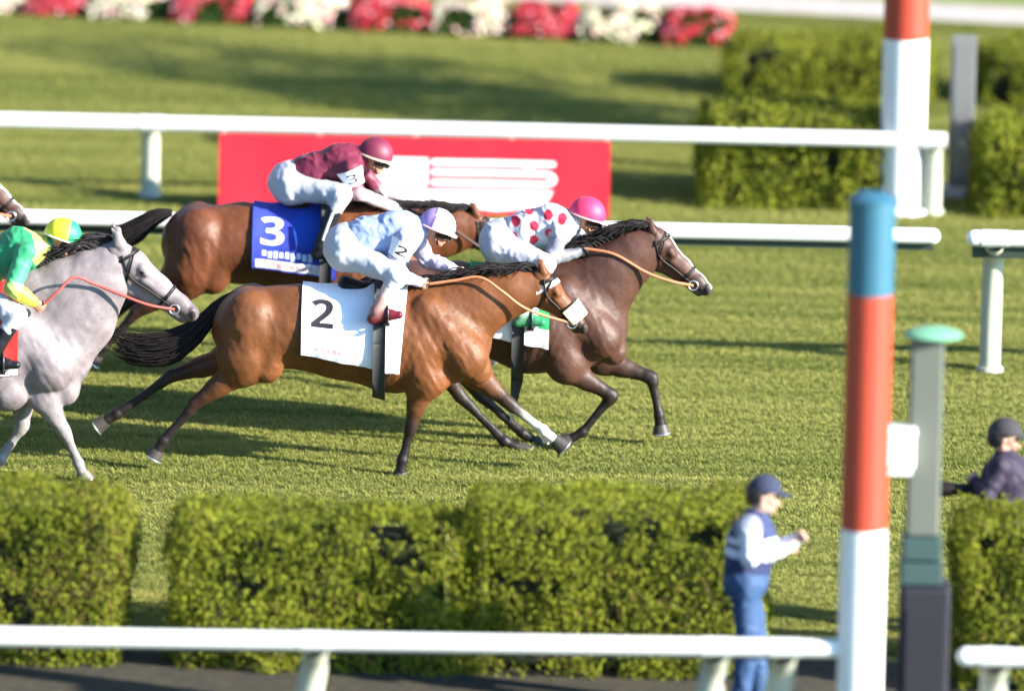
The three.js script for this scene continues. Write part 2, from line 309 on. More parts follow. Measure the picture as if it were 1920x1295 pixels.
// ---------------------------------------------------------------- hedges
const leafMat = new THREE.MeshPhysicalMaterial({ vertexColors: true, roughness: 0.85, specularIntensity: 0.25, side: THREE.DoubleSide, transmission: 0.35, thickness: 0 });
const coreMat = std(lin(0.018, 0.022, 0.006), 1);
function leafGeo(list) { // list of [pos, normal, size, colour]
  const P = new Float32Array(list.length * 12), C = new Float32Array(list.length * 12), I = new Uint32Array(list.length * 6), a = V(), b = V();
  list.forEach(([p, n, s, c], i) => {
    a.set(rr(-1, 1), rr(-1, 1), rr(-1, 1)).cross(n).normalize(); b.crossVectors(n, a);
    const l = s * rr(0.8, 1.3), w = l * 0.5;
    [[-0.5, 0], [0, -0.5], [0.5, 0], [0, 0.5]].forEach(([u, v], k) => { const o = i * 12 + k * 3, dn = u ? -0.12 * l : 0; P[o] = p.x + a.x * u * l + b.x * v * w + n.x * dn; P[o + 1] = p.y + a.y * u * l + b.y * v * w + n.y * dn; P[o + 2] = p.z + a.z * u * l + b.z * v * w + n.z * dn; C[o] = c[0]; C[o + 1] = c[1]; C[o + 2] = c[2]; });
    I.set([i * 4, i * 4 + 1, i * 4 + 2, i * 4, i * 4 + 2, i * 4 + 3], i * 6);
  });
  const g = new THREE.BufferGeometry(); g.setAttribute('position', new THREE.BufferAttribute(P, 3)); g.setAttribute('color', new THREE.BufferAttribute(C, 3)); g.setIndex(new THREE.BufferAttribute(I, 1)); g.computeVertexNormals(); return g;
}
function hedge(label, x0, x1, z0, depth, h, o = {}) { // z0: front foot line
  const w = x1 - x0, root = thing('clipped_hedge', label, 'hedge', [(x0 + x1) / 2, 0, z0 - depth / 2], o.group), s = rr(0, 99), dens = o.dens ?? 5200;
  // rounded box surface, lumpy
  const surf = (u, v, f) => { // f: 0 front 1 back 2 top 3 left 4 right ; u,v in -0.5..0.5
    let p, n;
    if (f < 2) { p = V(u * w, (v + 0.5) * h, (f ? -0.5 : 0.5) * depth); n = V(0, 0, f ? -1 : 1); }
    else if (f == 2) { p = V(u * w, h, v * depth); n = V(0, 1, 0); }
    else { p = V((f == 3 ? -0.5 : 0.5) * w, (v + 0.5) * h, u * depth); n = V(f == 3 ? -1 : 1, 0, 0); }
    const R = o.round ?? 0.16, c = V(Math.max(-w / 2 + R, Math.min(w / 2 - R, p.x)), Math.max(0, Math.min(h - R, p.y)), Math.max(-depth / 2 + R, Math.min(depth / 2 - R, p.z)));
    const d = p.clone().sub(c); if (d.lengthSq() > 1e-8) { d.normalize(); n.copy(d); p.copy(c).addScaledVector(d, R); }
    const lump = fbm(p.x * 2.6 + s, p.y * 2.6, p.z * 2.6) * 0.11 + fbm(p.x * 8 + s, p.y * 8, p.z * 8) * 0.03;
    return [p.addScaledVector(n, lump), n];
  };
  const faces = [[0, w * h], [1, w * h], [2, w * depth], [3, depth * h], [4, depth * h]], list = [];
  for (const [f, area] of faces) {
    const n = Math.round(area * dens * (f == 1 ? 0.3 : 1));
    for (let i = 0; i < n; i++) {
      const [p, nn] = surf(rr(-0.5, 0.5), rr(-0.5, 0.5), f); const deep = Math.pow(rnd(), 1.5) * 0.11; p.addScaledVector(nn, rnd() < 0.03 ? rr(0.02, 0.075) : -deep + 0.02);
      if (fbm(p.x * 5 + s, p.y * 5, p.z * 5 + 7) < -0.30) continue;               // gaps
      const n2 = nn.clone().multiplyScalar(0.75).add(V(rr(-1, 1), rr(-0.4, 1), rr(-1, 1))).normalize();
      const t = 0.5 + fbm(p.x * 3 + s, p.y * 3, p.z * 3) * 0.6 + rr(-0.35, 0.35);
      const brown = rnd() < (o.brown ?? 0.05) * (1 + fbm(p.x * 2 + s, p.y * 2, 4) * 2);
      list.push([p, n2, o.leaf ?? 0.034, brown ? [0.16, 0.11, 0.03] : [lerp(0.125, 0.275, t), lerp(0.155, 0.29, t), lerp(0.009, 0.022, t)]]);
    }
  }
  part('foliage', leafGeo(list), leafMat, root).userData.kind = 'stuff';
  const core = new RoundedBoxGeometry(w - 0.3, h - 0.16, depth - 0.3, 4, 0.1); core.translate(0, (h - 0.16) / 2 + 0.02, 0); part('branches', core, coreMat, root);
  return root;
}
// foreground hedges
const X = (px, py) => gh(px, py, 0).x, Z = (px, py) => gh(px, py, 0).z;
const HZ = 6.4, nh = { group: 'clipped hedges in the foreground', brown: 0.07 };
hedge('bright clipped hedge at the left frame edge, below the grey horse', X(-330, 1230), X(232, 1235), HZ, 0.8, 1.13, { ...nh, brown: 0.16 });
hedge('long foreground hedge left of centre, under the tail of horse two', X(318, 1240), X(872, 1240), HZ, 0.75, 1.05, nh);
hedge('foreground hedge right of centre, ending behind the person in blue', X(868, 1245), X(1420, 1250), HZ - 0.02, 0.85, 1.16, nh);
hedge('foreground hedge at the right edge, past the grey column', X(1782, 1258), X(2250, 1258), HZ + 0.3, 0.8, 1.2, nh);
// far hedges
const fh = { group: 'clipped hedges on the infield', leaf: 0.042, dens: 3600 };
hedge('rear infield hedge left of the far finish post', X(1368, 190), X(1745, 196), Z(1500, 192), 0.8, 0.50, fh);
hedge('infield hedge crossed by the far rail, left of the far finish post', X(1312, 398), X(1672, 402), Z(1500, 398), 0.85, 0.8, fh);
hedge('rear infield hedge cut by the right frame edge', X(1838, 206), X(2400, 214), Z(1900, 206), 0.8, 0.50, fh);
hedge('front infield hedge cut by the right frame edge', X(1832, 414), X(2400, 420), Z(1880, 414), 0.85, 0.8, fh);

// ---------------------------------------------------------------- flower bed
{
  const plan = [[-110, 45, 'pale'], [45, 160, 'red'], [165, 318, 'pale'], [320, 470, 'red'], [478, 648, 'pale'], [652, 808, 'red'], [812, 955, 'pale'], [958, 1082, 'red'], [1086, 1240, 'pale'], [1242, 1378, 'red']];
  const petal = new THREE.MeshStandardMaterial({ vertexColors: true, roughness: 0.7, side: THREE.DoubleSide });
  const ord = ['first', 'second', 'third', 'fourth', 'fifth'], cnt = { red: 0, pale: 0 };
  for (const [a, b, kind] of plan) {
    const ya = 30 + a * 0.0475, yb = 30 + b * 0.0475, A = gh(a, ya, 0), B = gh(b, yb, 0), w = B.x - A.x, zc = (A.z + B.z) / 2 - 0.35;
    const root = thing(kind == 'red' ? 'red_flower_clump' : 'pale_flower_clump', `${ord[cnt[kind]++]} ${kind == 'red' ? 'red' : 'cream and pink'} flower clump from the left in the far bed`, 'flowers', [(A.x + B.x) / 2, 0, zc], 'flower clumps of the far bed');
    const mound = (u, v) => { const hx = Math.pow(Math.max(0, 1 - Math.pow(Math.abs(u * 1.96), 9)), 0.6) * (0.85 + 0.3 * fbm(u * 3 + a * 0.01, v * 3, 2)), hz = Math.pow(Math.max(0, 1 - Math.pow(Math.abs(v * 2), 2.4)), 0.6); return 0.26 * hx * hz; };
    const leaves = [], fl = [];
    for (let i = 0; i < 1500; i++) { const u = rr(-0.52, 0.52), v = rr(-0.5, 0.5), y = mound(u * 0.97, v) * rr(0.4, 0.95); leaves.push([V(u * w, y + 0.01, v * 0.75), V(rr(-1, 1), rr(0.2, 1), rr(-1, 1)).normalize(), 0.06, [rr(0.03, 0.07), rr(0.07, 0.12), 0.015]]); }
    for (let i = 0; i < 900; i++) {
      const u = rr(-0.5, 0.5), v = rr(-0.5, 0.5), y = mound(u * 0.97, v), t = rnd(); if (fbm(u * w * 6 + a * 0.01, v * 5, 8) < -0.2) continue;
      const c = kind == 'red' ? (t < 0.85 ? [rr(0.42, 0.6), rr(0.01, 0.04), rr(0.02, 0.06)] : [0.7, 0.3, 0.32]) : (t < 0.7 ? [rr(0.68, 0.8), rr(0.64, 0.76), rr(0.42, 0.55)] : [rr(0.7, 0.8), rr(0.35, 0.5), rr(0.36, 0.45)]);
      const n = V(u * 1.2 + rr(-0.5, 0.5), 1, v * 1.4 + rr(-0.5, 0.9)).normalize(); for (let k = 0; k < 3; k++) fl.push([V(u * w + rr(-0.012, 0.012), y + 0.03 + rr(0, 0.02), v * 0.75 + rr(-0.012, 0.012)), n.clone().add(V(rr(-0.4, 0.4), 0, rr(-0.4, 0.4))).normalize(), 0.05, c]);
    }
    part('leaves', leafGeo(leaves), leafMat, root).userData.kind = 'stuff'; part('blossoms', leafGeo(fl), petal, root).userData.kind = 'stuff';
  }
}

// ---------------------------------------------------------------- horses
const grain = dataTex(512, (u, v) => { const g = 0.5 + fbm(u * 24, v * 60, 2) * 0.5 + fbm(u * 70, v * 150, 6) * 0.5; return [g, g, g]; }); grain.repeat.set(1.4, 1.4);
const coat = new THREE.MeshPhysicalMaterial({ bumpMap: grain, bumpScale: 0.0011, vertexColors: true, roughness: 0.53, specularIntensity: 0.7 });
const leather = new THREE.MeshPhysicalMaterial({ color: lin(0.014, 0.010, 0.009), roughness: 0.5, specularIntensity: 0.5 }), steel = std(lin(0.7, 0.7, 0.68), 0.25, { metalness: 0.9 });
const hairMat = c => new THREE.MeshPhysicalMaterial({ color: c, roughness: 0.6, specularIntensity: 0.35 });
function lock(pts, r0, r1, out) { // a tapered lock of hair
  const cv = new THREE.CatmullRomCurve3(pts), g = new THREE.TubeGeometry(cv, 10, 1, 5, false), p = g.attributes.position, c = V();
  for (let i = 0; i <= 10; i++) { cv.getPointAt(i / 10, c); const r = lerp(r0, r1, Math.pow(i / 10, 1.4)) * (i == 0 ? 0.6 : 1); for (let j = 0; j <= 5; j++) { const k = i * 6 + j; p.setXYZ(k, c.x + (p.getX(k) - c.x) * r, c.y + (p.getY(k) - c.y) * r, c.z + (p.getZ(k) - c.z) * r); } }
  out.push(g);
}
function horse(o) {
  const root = thing('racehorse', o.label, 'horse', [0, 0, 0], 'racehorses galloping on the turf'), zp = o.z;
  const base = at(o.base[0], o.base[1], zp); root.position.set(base.x, 0, zp);
  const J = (x, y, dz = 0) => at(x, y, zp + dz).sub(root.position), s = FOCAL / 85 * (85 / (83.1 - zp + 2));
  const m = px => px / s;
  const B = new Body(), c = o.col, T = o.trunk.map(([x, y, r, zs]) => [J(x, y), m(r), zs]);
  B.chain(T, { k: 0.09, col: c.coat });
  if (o.withers) B.chain(o.withers.map(([x, y, r]) => [J(x, y), m(r)]), { k: 0.09, zs: 0.8, col: c.coat });
  B.chain(o.neck.map(([x, y, r, zs]) => [J(x, y), m(r), zs ?? 0.62]), { k: 0.08, col: c.coat });
  // shoulder blade, breast and haunch muscles on both sides
  for (const sd of [1, -1]) {
    for (const [x0, y0, r0, x1, y1, r1, z0, z1] of o.muscle) B.bone(J(x0, y0, 0).add(V(0, 0, sd * z0)), J(x1, y1, 0).add(V(0, 0, sd * z1)), m(r0), m(r1), { k: 0.035, zs: 0.8, col: c.coat });
  }
  const hooves = [];
  for (const [key, L] of Object.entries(o.legs)) {
    const sd = key[0] == 'n' ? 1 : -1, hind = key[1] == 'h';
    const Zs = hind ? [0.13, 0.14, 0.11, 0.10, 0.10] : [0.12, 0.15, 0.12, 0.11, 0.11];
    const P = L.map(([x, y], i) => J(x, y, sd * Zs[i])), sock = o.sock == key;
    const cor = P[3].clone().lerp(P[4], 0.52), dark = c.leg, mid = c.coat.clone().lerp(c.leg, 0.7), low = sock ? c.sock : dark;
    if (hind) {
      B.bone(P[0], P[1], 0.20, 0.125, { k: 0.07, zs: 0.75, col: c.coat });
      B.bone(P[1], P[1].clone().lerp(P[2], 0.55), 0.115, 0.072, { k: 0.05, zs: 0.8, col: c.coat });
      B.bone(P[1].clone().lerp(P[2], 0.5), P[2], 0.072, 0.048, { k: 0.03, zs: 0.85, col: mid });
      // point of the hock stands out behind
      const back = P[2].clone().sub(P[1]).normalize().multiplyScalar(0.05).add(P[2].clone().sub(P[3]).normalize().multiplyScalar(0.045)); B.bone(P[2].clone().add(back), P[2].clone().lerp(P[3], 0.2), 0.026, 0.034, { k: 0.03, col: dark });
      B.bone(P[2].clone().add(back), P[1].clone().lerp(P[2], 0.6), 0.018, 0.03, { k: 0.02, col: mid });
    } else {
      B.bone(P[0], P[1], 0.12, 0.10, { k: 0.06, zs: 0.7, col: c.coat });
      B.bone(P[1], P[1].clone().lerp(P[2], 0.45), 0.098, 0.068, { k: 0.05, zs: 0.8, col: c.coat });
      B.bone(P[1].clone().lerp(P[2], 0.4), P[2], 0.07, 0.043, { k: 0.03, zs: 0.85, col: mid });
      B.bone(P[2].clone().add(P[1].clone().sub(P[2]).setLength(0.03)), P[2].clone().add(P[3].clone().sub(P[2]).setLength(0.03)), 0.046, 0.042, { k: 0.02, col: dark });
    }
    B.bone(P[2], P[2].clone().lerp(P[3], 0.5), 0.042, 0.029, { k: 0.02, zs: 0.85, col: dark });
    B.bone(P[2].clone().lerp(P[3], 0.5), P[3], 0.029, 0.036, { k: 0.015, zs: 0.85, col: low });
    B.bone(P[3], P[3], 0.04, 0.04, { k: 0.015, col: low });
    B.bone(P[3], cor, 0.034, 0.038, { k: 0.015, col: low });
    hooves.push([cor, P[4], P[3]]);
  }
  // head in its own frame: t along the face, n towards the jaw
  const [hx0, hy0, hx1, hy1] = o.head, hp = J(hx0, hy0), hm = J(hx1, hy1), L = hp.distanceTo(hm), ax = hm.clone().sub(hp).normalize(), nn = V(ax.y, -ax.x, 0);
  const Hd = (t, n, z = 0) => hp.clone().addScaledVector(ax, t * L).addScaledVector(nn, n * L).add(V(0, 0, z * L));
  const H = new Body(), hc = c.coat, hk = { k: 0.035, col: hc }, mz = c.muzzle;
  H.bone(Hd(0.04, 0.12), Hd(0.24, 0.12), 0.115 * L, 0.135 * L, { ...hk, zs: 0.95 });
  H.bone(Hd(0.24, 0.12), Hd(0.55, 0.125), 0.135 * L, 0.105 * L, { ...hk, zs: 0.85 });
  H.bone(Hd(0.55, 0.125), Hd(0.80, 0.115), 0.105 * L, 0.082 * L, { ...hk, zs: 0.75 });
  H.bone(Hd(0.80, 0.115), Hd(0.93, 0.12), 0.080 * L, 0.078 * L, { k: 0.03, zs: 0.95, col: mz });
  H.bone(Hd(0.2, 0.26), Hd(0.34, 0.27), 0.125 * L, 0.10 * L, { ...hk, zs: 0.6 });
  H.bone(Hd(0.3, 0.3), Hd(0.78, 0.20), 0.07 * L, 0.05 * L, { ...hk, zs: 0.7 });
  H.bone(Hd(0.80, 0.205), Hd(0.90, 0.20), 0.055 * L, 0.048 * L, { k: 0.012, zs: 0.9, col: mz });
  for (const sd of [1, -1]) {
    H.bone(Hd(0.31, 0.07, sd * 0.10), Hd(0.37, 0.085, sd * 0.095), 0.048 * L, 0.04 * L, { k: 0.02, col: hc });        // brow
    H.bone(Hd(0.40, 0.15, sd * 0.085), Hd(0.66, 0.13, sd * 0.06), 0.022 * L, 0.015 * L, { k: 0.03, col: hc });        // cheek bone
    H.bone(Hd(0.92, 0.085, sd * 0.05), Hd(0.96, 0.12, sd * 0.05), 0.036 * L, 0.032 * L, { k: 0.012, col: mz });       // nostril wing
    H.bone(Hd(0.05, 0.05, sd * 0.085), Hd(-0.13, o.ear ?? 0.04, sd * 0.10), 0.045 * L, 0.012 * L, { k: 0.012, zs: 0.7, col: c.ear ?? hc });
    H.bone(Hd(0.0, 0.045, sd * 0.09), Hd(-0.06, (o.ear ?? 0.04) * 0.6, sd * 0.10), 0.04 * L, 0.035 * L, { k: 0.012, zs: 0.7, col: c.ear ?? hc });
  }
  const tn = o.neck.at(-1); H.bone(J(tn[0], tn[1]), Hd(0.1, 0.2), m(tn[2]) * 0.9, 0.13 * L, { k: 0.05, zs: 0.62, col: hc });
  const blaze = o.blaze;
  const headPaint = (x, y, z, nx, ny, nz, b) => {
    let cc = b.colour(x, y, z, 0.018); const d = V(x, y, z).sub(hp), t = d.dot(ax) / L, n = d.dot(nn) / L;
    if (blaze && n < 0.085 + fbm(t * 9, 1, 3) * 0.02 && Math.abs(z) < L * (blaze + 0.02 * fbm(t * 8, z * 20, 7)) && t > 0.14 && t < 0.97) cc = [0.66, 0.62, 0.58];
    const e = 1 + 0.16 * fbm(x * 30, y * 30, z * 30); return [cc[0] * e, cc[1] * e, cc[2] * e];
  };
  const R = o.rough ?? 1;
  // muscle relief: soft swellings, long strands on shoulder and haunch, a hint of ribs, tendon grain
  const xs = J(o.neck[0][0], o.neck[0][1]), xr = J(o.trunk[0][0], o.trunk[0][1]), xb = J((o.trunk[2][0] + o.trunk[3][0]) / 2, o.trunk[3][1]);
  const bell = d => Math.exp(-d * d);
  const relief = (x, y, z) => {
    const sh = bell(Math.hypot(x - xs.x, y - xs.y + 0.12) / 0.3), ha = bell(Math.hypot(x - xr.x, y - xr.y + 0.1) / 0.32), ri = bell((x - xb.x) / 0.28) * bell((y - xb.y + 0.05) / 0.22);
    const ang = x * 0.86 + y * 0.5, alo = -x * 0.5 + y * 0.86;
    const strand = 1 - 2 * Math.abs(fbm(ang * 15 + R, alo * 3.2, z * 4)), hst = 1 - 2 * Math.abs(fbm(x * 9 + y * 4 + R, y * 3.5 - x * 2, z * 5));
    return 0.009 * fbm(x * 5 + R * 9, y * 5, z * 5) + 0.003 * fbm(x * 17, y * 17, z * 17) + (o.strands ?? 0.008) * sh * strand + 0.007 * ha * hst + 0.0028 * ri * Math.sin((x - y * 0.35) * 105);
  };
  const bodyPaint = (x, y, z, nx, ny, nz, b) => { const cc = b.colour(x, y, z, 0.03), e = 1 + 0.34 * fbm(x * 4 + R, y * 4, z * 4) + 0.16 * fbm(x * 26, y * 26, z * 26) + (c.dapple ? c.dapple * fbm(x * 13, y * 13, z * 13) : 0); return [cc[0] * e, cc[1] * e, cc[2] * e]; };
  const bg = B.geometry(0.0115, { displace: relief, paint: bodyPaint }), hg = H.geometry(0.0075, { paint: headPaint });
  part('body', [bg, hg], coat, root);
  const All = new Body(); All.b = [...B.b, ...H.b];
  // the point where a sight line meets the near side
  const surf = (px, py, off = 0.006) => { let z = 0.6, p; for (let i = 0; i < 240; i++) { p = J(px, py, z); const d = All.sd(p.x, p.y, p.z); if (d < off) return p; z -= Math.max(0.002, d * 0.5); if (z < -0.5) break; } return J(px, py, 0.05); };
  const flip = p => V(p.x, p.y, -p.z);
  // eyes, nostrils
  for (const sd of [1, -1]) {
    const e = new THREE.SphereGeometry(0.026 * L, 14, 10), ep = Hd(0.335, 0.095, sd * 0.118); e.translate(ep.x, ep.y, ep.z); part('eye', e, std(lin(0.006, 0.004, 0.003), 0.08), root);
    const nz = new THREE.SphereGeometry(0.024 * L, 12, 8); nz.scale(1.2, 1.5, 0.6); const np = Hd(0.945, 0.105, sd * 0.083); nz.translate(np.x, np.y, np.z); part('nostril', nz, std(lin(0.012, 0.008, 0.008), 0.8), root);
  }
  // hooves with shoes
  for (const [cor, toe, fet] of hooves) {
    const d = toe.clone().sub(cor), h = Math.max(0.06, d.length()), g = new THREE.CylinderGeometry(0.04, 0.056, h, 18); g.translate(0, -h / 2, 0); g.scale(1.15, 1, 0.95);
    const Q = new THREE.Quaternion().setFromUnitVectors(V(0, -1, 0), d.clone().normalize()); g.applyQuaternion(Q); g.translate(cor.x, cor.y, cor.z);
    const hf = part('hoof', g, std(c.hoof, 0.55), root);
    const sh = new THREE.TorusGeometry(0.053, 0.008, 6, 20, Math.PI * 1.5); sh.rotateZ(-Math.PI * 0.75); sh.rotateX(Math.PI / 2); sh.translate(0, -h - 0.004, 0); sh.scale(1.15, 1, 0.95); sh.applyQuaternion(Q); sh.translate(cor.x, cor.y, cor.z); part('horseshoe', sh, steel, hf);
  }
  // tail
  { const tl = [], pts = o.tail.map(([x, y]) => J(x, y)); for (let i = 0; i < 300; i++) { const a = rnd() * 6.283, r = Math.sqrt(rnd()), sp = o.tailSpread ?? 0.09, len = rr(0.72, 1.05); const P = pts.map((p, k) => { const f = k / (pts.length - 1), w = sp * (0.25 + Math.sin(f * 2.4)) * r; return p.clone().add(V(rr(-0.02, 0.02) * f, Math.cos(a) * w + rr(-0.035, 0.035) * f * f, Math.sin(a) * w * 0.7 + rr(-0.03, 0.03) * f)); }); const n = P.length - 1; P[n].lerp(P[n - 1], 1 - len < 0 ? 0 : (1 - len) * 2); lock(P, 0.0095, 0.0012, tl); } part('tail', tl, hairMat(c.hair), root); }
  // mane
  { const tl = [], mp = new THREE.CatmullRomCurve3(o.mane.map(([x, y]) => J(x, y))); for (let i = 0; i < 460; i++) { const t = rnd(), p = mp.getPoint(t), l = rr(0.12, 0.27) * (o.maneLen ?? 1), sd = rr(-0.03, 0.03); p.y = lerp(p.y, p.y - 0.3 + All.reach(V(p.x, p.y - 0.3, 0), V(0, 1, 0), 0.6), 0.9); p.z += sd; lock([p.clone().add(V(0.01, -0.03, 0)), p.clone().add(V(-l * 0.2, 0.012, sd * 0.5)), p.clone().add(V(-l * 0.62, 0.012 + rr(-0.02, 0.02), sd + rr(0.0, 0.05))), p.clone().add(V(-l, rr(-0.06, 0.02), sd * 1.5 + rr(0, 0.08)))], 0.0075, 0.001, tl); }
    part('mane', tl, hairMat(c.hair), root); }
  // bridle
  const br = part('bridle', [band(H, Hd(0.66, 0.13), ax, 0.011, 0.008), band(H, Hd(0.12, 0.16), ax.clone().addScaledVector(nn, 0.35), 0.011, 0.008), band(H, Hd(0.24, 0.17), ax.clone().addScaledVector(nn, -0.5), 0.010, 0.007)], leather, root);
  for (const f of [p => p, flip]) {
    const cp = [[0.1, 0.1], [0.28, 0.2], [0.5, 0.19], [0.7, 0.18], [0.77, 0.175]].map(([t, n]) => { const a = Hd(t, n), r = H.reach(a, V(0, 0, 1), 0.3); return f(a.add(V(0, 0, r + 0.006))); });
    part('cheek_strap', tube(cp, 0.009, 24, 6), leather, br);
    const rg = new THREE.TorusGeometry(0.034, 0.006, 8, 24), a = f(cp[0].clone().copy(Hd(0.785, 0.175)).add(V(0, 0, 0.065))); rg.translate(a.x, a.y, a.z); part('bit_ring', rg, steel, br);
    if (o.rein) { const pts = o.rein.pts.map(([x, y, z]) => f(J(x, y, z))); part('rein', tube([a.clone(), ...pts], 0.011, 40, 6), std(o.rein.col, 0.6), br); }
  }
  if (o.roll) { const g = band(H, Hd(0.70, 0.13), ax, 0.062, 0.046, -Math.PI - 0.25, 0.25, 40, 0.022); part('shadow_roll', g, std(lin(0.72, 0.66, 0.45), 1), root).userData.label = 'cream sheepskin roll across the nose'; }
  if (o.brow) { const g = band(H, Hd(0.2, 0.12), ax.clone().addScaledVector(nn, 0.2), 0.02, 0.006); part('browband', g, std(lin(0.75, 0.62, 0.58), 0.8), root); }
  // saddle cloth wrapped over the back
  if (o.cloth) {
    const K = o.cloth, xa = J(K.x0, K.y0).x, xb = J(K.x1, K.y0).x, cy = J(K.x0, K.cy).y, nu = 30, nv = 34, P = [], U = [], I = [];
    for (let sd = 0; sd < 2; sd++) for (let j = 0; j <= nv; j++) for (let i = 0; i <= nu; i++) {
      const u = i / nu, v = j / nv, x = lerp(xa, xb - (K.slant ?? 0) * v, u), a = v * (lerp(K.a0, K.a1, u)), d = V(0, Math.cos(a), (sd ? -1 : 1) * Math.sin(a)), cc = V(x, cy, 0), r = B.reach(cc, d);
      const p = cc.addScaledVector(d, r + 0.016 + 0.01 * v * (1 + fbm(x * 9, v * 3, sd * 7)) + 0.009 * v * (1 - 2 * Math.abs(fbm(x * 7 + v * 2, v * 2.5 - x * 2, sd * 5))) + 0.003 * Math.sin(u * 9 + v * 3)); P.push(p.x, p.y, p.z); U.push(sd ? 1 - u : u, 1 - v);
    }
    const st = (nu + 1) * (nv + 1); for (let sd = 0; sd < 2; sd++) for (let j = 0; j < nv; j++) for (let i = 0; i < nu; i++) { const a = sd * st + j * (nu + 1) + i, b = a + nu + 1; sd ? I.push(a, a + 1, b, a + 1, b + 1, b) : I.push(a, b, a + 1, a + 1, b, b + 1); }
    const g = new THREE.BufferGeometry(); g.setAttribute('position', new THREE.Float32BufferAttribute(P, 3)); g.setAttribute('uv', new THREE.Float32BufferAttribute(U, 2)); g.setIndex(I); g.computeVertexNormals();
    part('saddle_cloth', g, new THREE.MeshStandardMaterial({ map: canvasTex(512, 512, K.draw), roughness: 0.75, side: THREE.DoubleSide }), root).userData.label = K.label;
    // saddle
    const [sx, sy] = K.saddle, S = new Body(), sc = lin(0.015, 0.013, 0.015), top = J(sx, sy), w = 0.16; S.bone(top.clone().add(V(-0.17, 0.035, 0)), top.clone().add(V(0, 0, 0)), 0.05, 0.035, { k: 0.03, zs: 2.2, col: sc }); S.bone(top.clone(), top.clone().add(V(0.16, 0.03, 0)), 0.035, 0.04, { k: 0.03, zs: 1.6, col: sc });
    const sm = part('saddle', S.geometry(0.012), leather, root);
    const flapGeo = []; for (const q2 of [0, 1]) { const f0 = q2 ? -1.15 : 0.25; }
    // girth all round
    part('girth', band(B, V(J(K.girth, K.cy).x, cy, 0), V(1, 0, 0), 0.045, 0.056, 0, Math.PI * 2, 60, 0.03), std(lin(0.03, 0.03, 0.032), 0.7), root);
  }
  o.root = root; o.J = J; o.surf = surf; o.B = B; o.H = H; return root;
}
// saddle cloth prints
const print3 = (c, W, H) => {
  c.fillStyle = '#2b3a9e'; c.fillRect(0, 0, W, H); c.fillStyle = '#1d49b0'; c.beginPath(); c.ellipse(W * 0.66, H * 0.42, W * 0.2, H * 0.26, 0, 0, 7); c.fill();
  c.fillStyle = '#fff'; c.font = `bold ${H * 0.50}px sans-serif`; c.textAlign = 'center'; c.save(); c.translate(W * 0.24, H * 0.66); c.scale(1.15, 1); c.fillText('3', 0, 0); c.restore();
  c.fillStyle = '#dfe0fa'; for (let i = 0; i < 9; i++) { const x = W * (0.12 + i * 0.068); c.fillRect(x, H * (0.735 + (i % 2) * 0.01), W * 0.05, H * (0.075 + (i % 3) * 0.012)); }
  c.fillStyle = '#f4e9ea'; c.fillRect(W * 0.04, H * 0.86, W * 0.86, H * 0.12); c.fillStyle = '#e3b4b2'; for (let i = 0; i < 7; i++) c.fillRect(W * (0.22 + i * 0.075), H * (0.89 + (i % 2) * 0.01), W * 0.055, H * 0.05);
};
const print2 = (c, W, H) => {
  c.fillStyle = '#f2eef2'; c.fillRect(0, 0, W, H); c.fillStyle = '#17131f'; c.font = `bold ${H * 0.46}px sans-serif`; c.textAlign = 'center'; c.fillText('2', W * 0.2, H * 0.62);
  c.fillStyle = '#cfc9dc'; for (let i = 0; i < 8; i++) c.fillRect(W * (0.06 + i * 0.055), H * 0.70, W * 0.035, H * 0.03); for (let i = 0; i < 6; i++) c.fillRect(W * (0.06 + i * 0.055), H * 0.76, W * 0.04, H * 0.022);
  c.fillStyle = '#e9b3c6'; for (let i = 0; i < 8; i++) c.fillRect(W * (0.07 + i * 0.06), H * (0.86 + (i % 2) * 0.008), W * 0.048, H * 0.05);
};
const print1 = (c, W, H) => { c.fillStyle = '#f3ece8'; c.fillRect(0, 0, W, H); c.fillStyle = '#0d8a4e'; c.fillRect(0, 0, W * 0.1, H); c.fillRect(0, 0, W, H * 0.3); c.fillRect(W * 0.86, 0, W * 0.14, H * 0.8); };
const printR = (c, W, H) => { c.fillStyle = '#d8221c'; c.fillRect(0, 0, W, H); c.fillStyle = '#f4f0f0'; c.fillRect(W * 0.1, H * 0.86, W * 0.9, H * 0.14); };
const bay = { coat: lin(0.14, 0.047, 0.014), leg: lin(0.012, 0.008, 0.007), muzzle: lin(0.04, 0.022, 0.016), hair: lin(0.012, 0.009, 0.009), hoof: lin(0.04, 0.034, 0.028), sock: lin(0.7, 0.66, 0.6) };
const bay3 = { ...bay, coat: lin(0.115, 0.035, 0.012) };
const darkBay = { ...bay, coat: lin(0.068, 0.028, 0.018), muzzle: lin(0.05, 0.035, 0.032) };
const greyCoat = { coat: lin(0.21, 0.172, 0.178), leg: lin(0.23, 0.205, 0.20), muzzle: lin(0.12, 0.092, 0.095), hair: lin(0.022, 0.018, 0.019), hoof: lin(0.14, 0.12, 0.10), sock: lin(0.6, 0.6, 0.6), ear: lin(0.2, 0.17, 0.17), dapple: 0.3 };

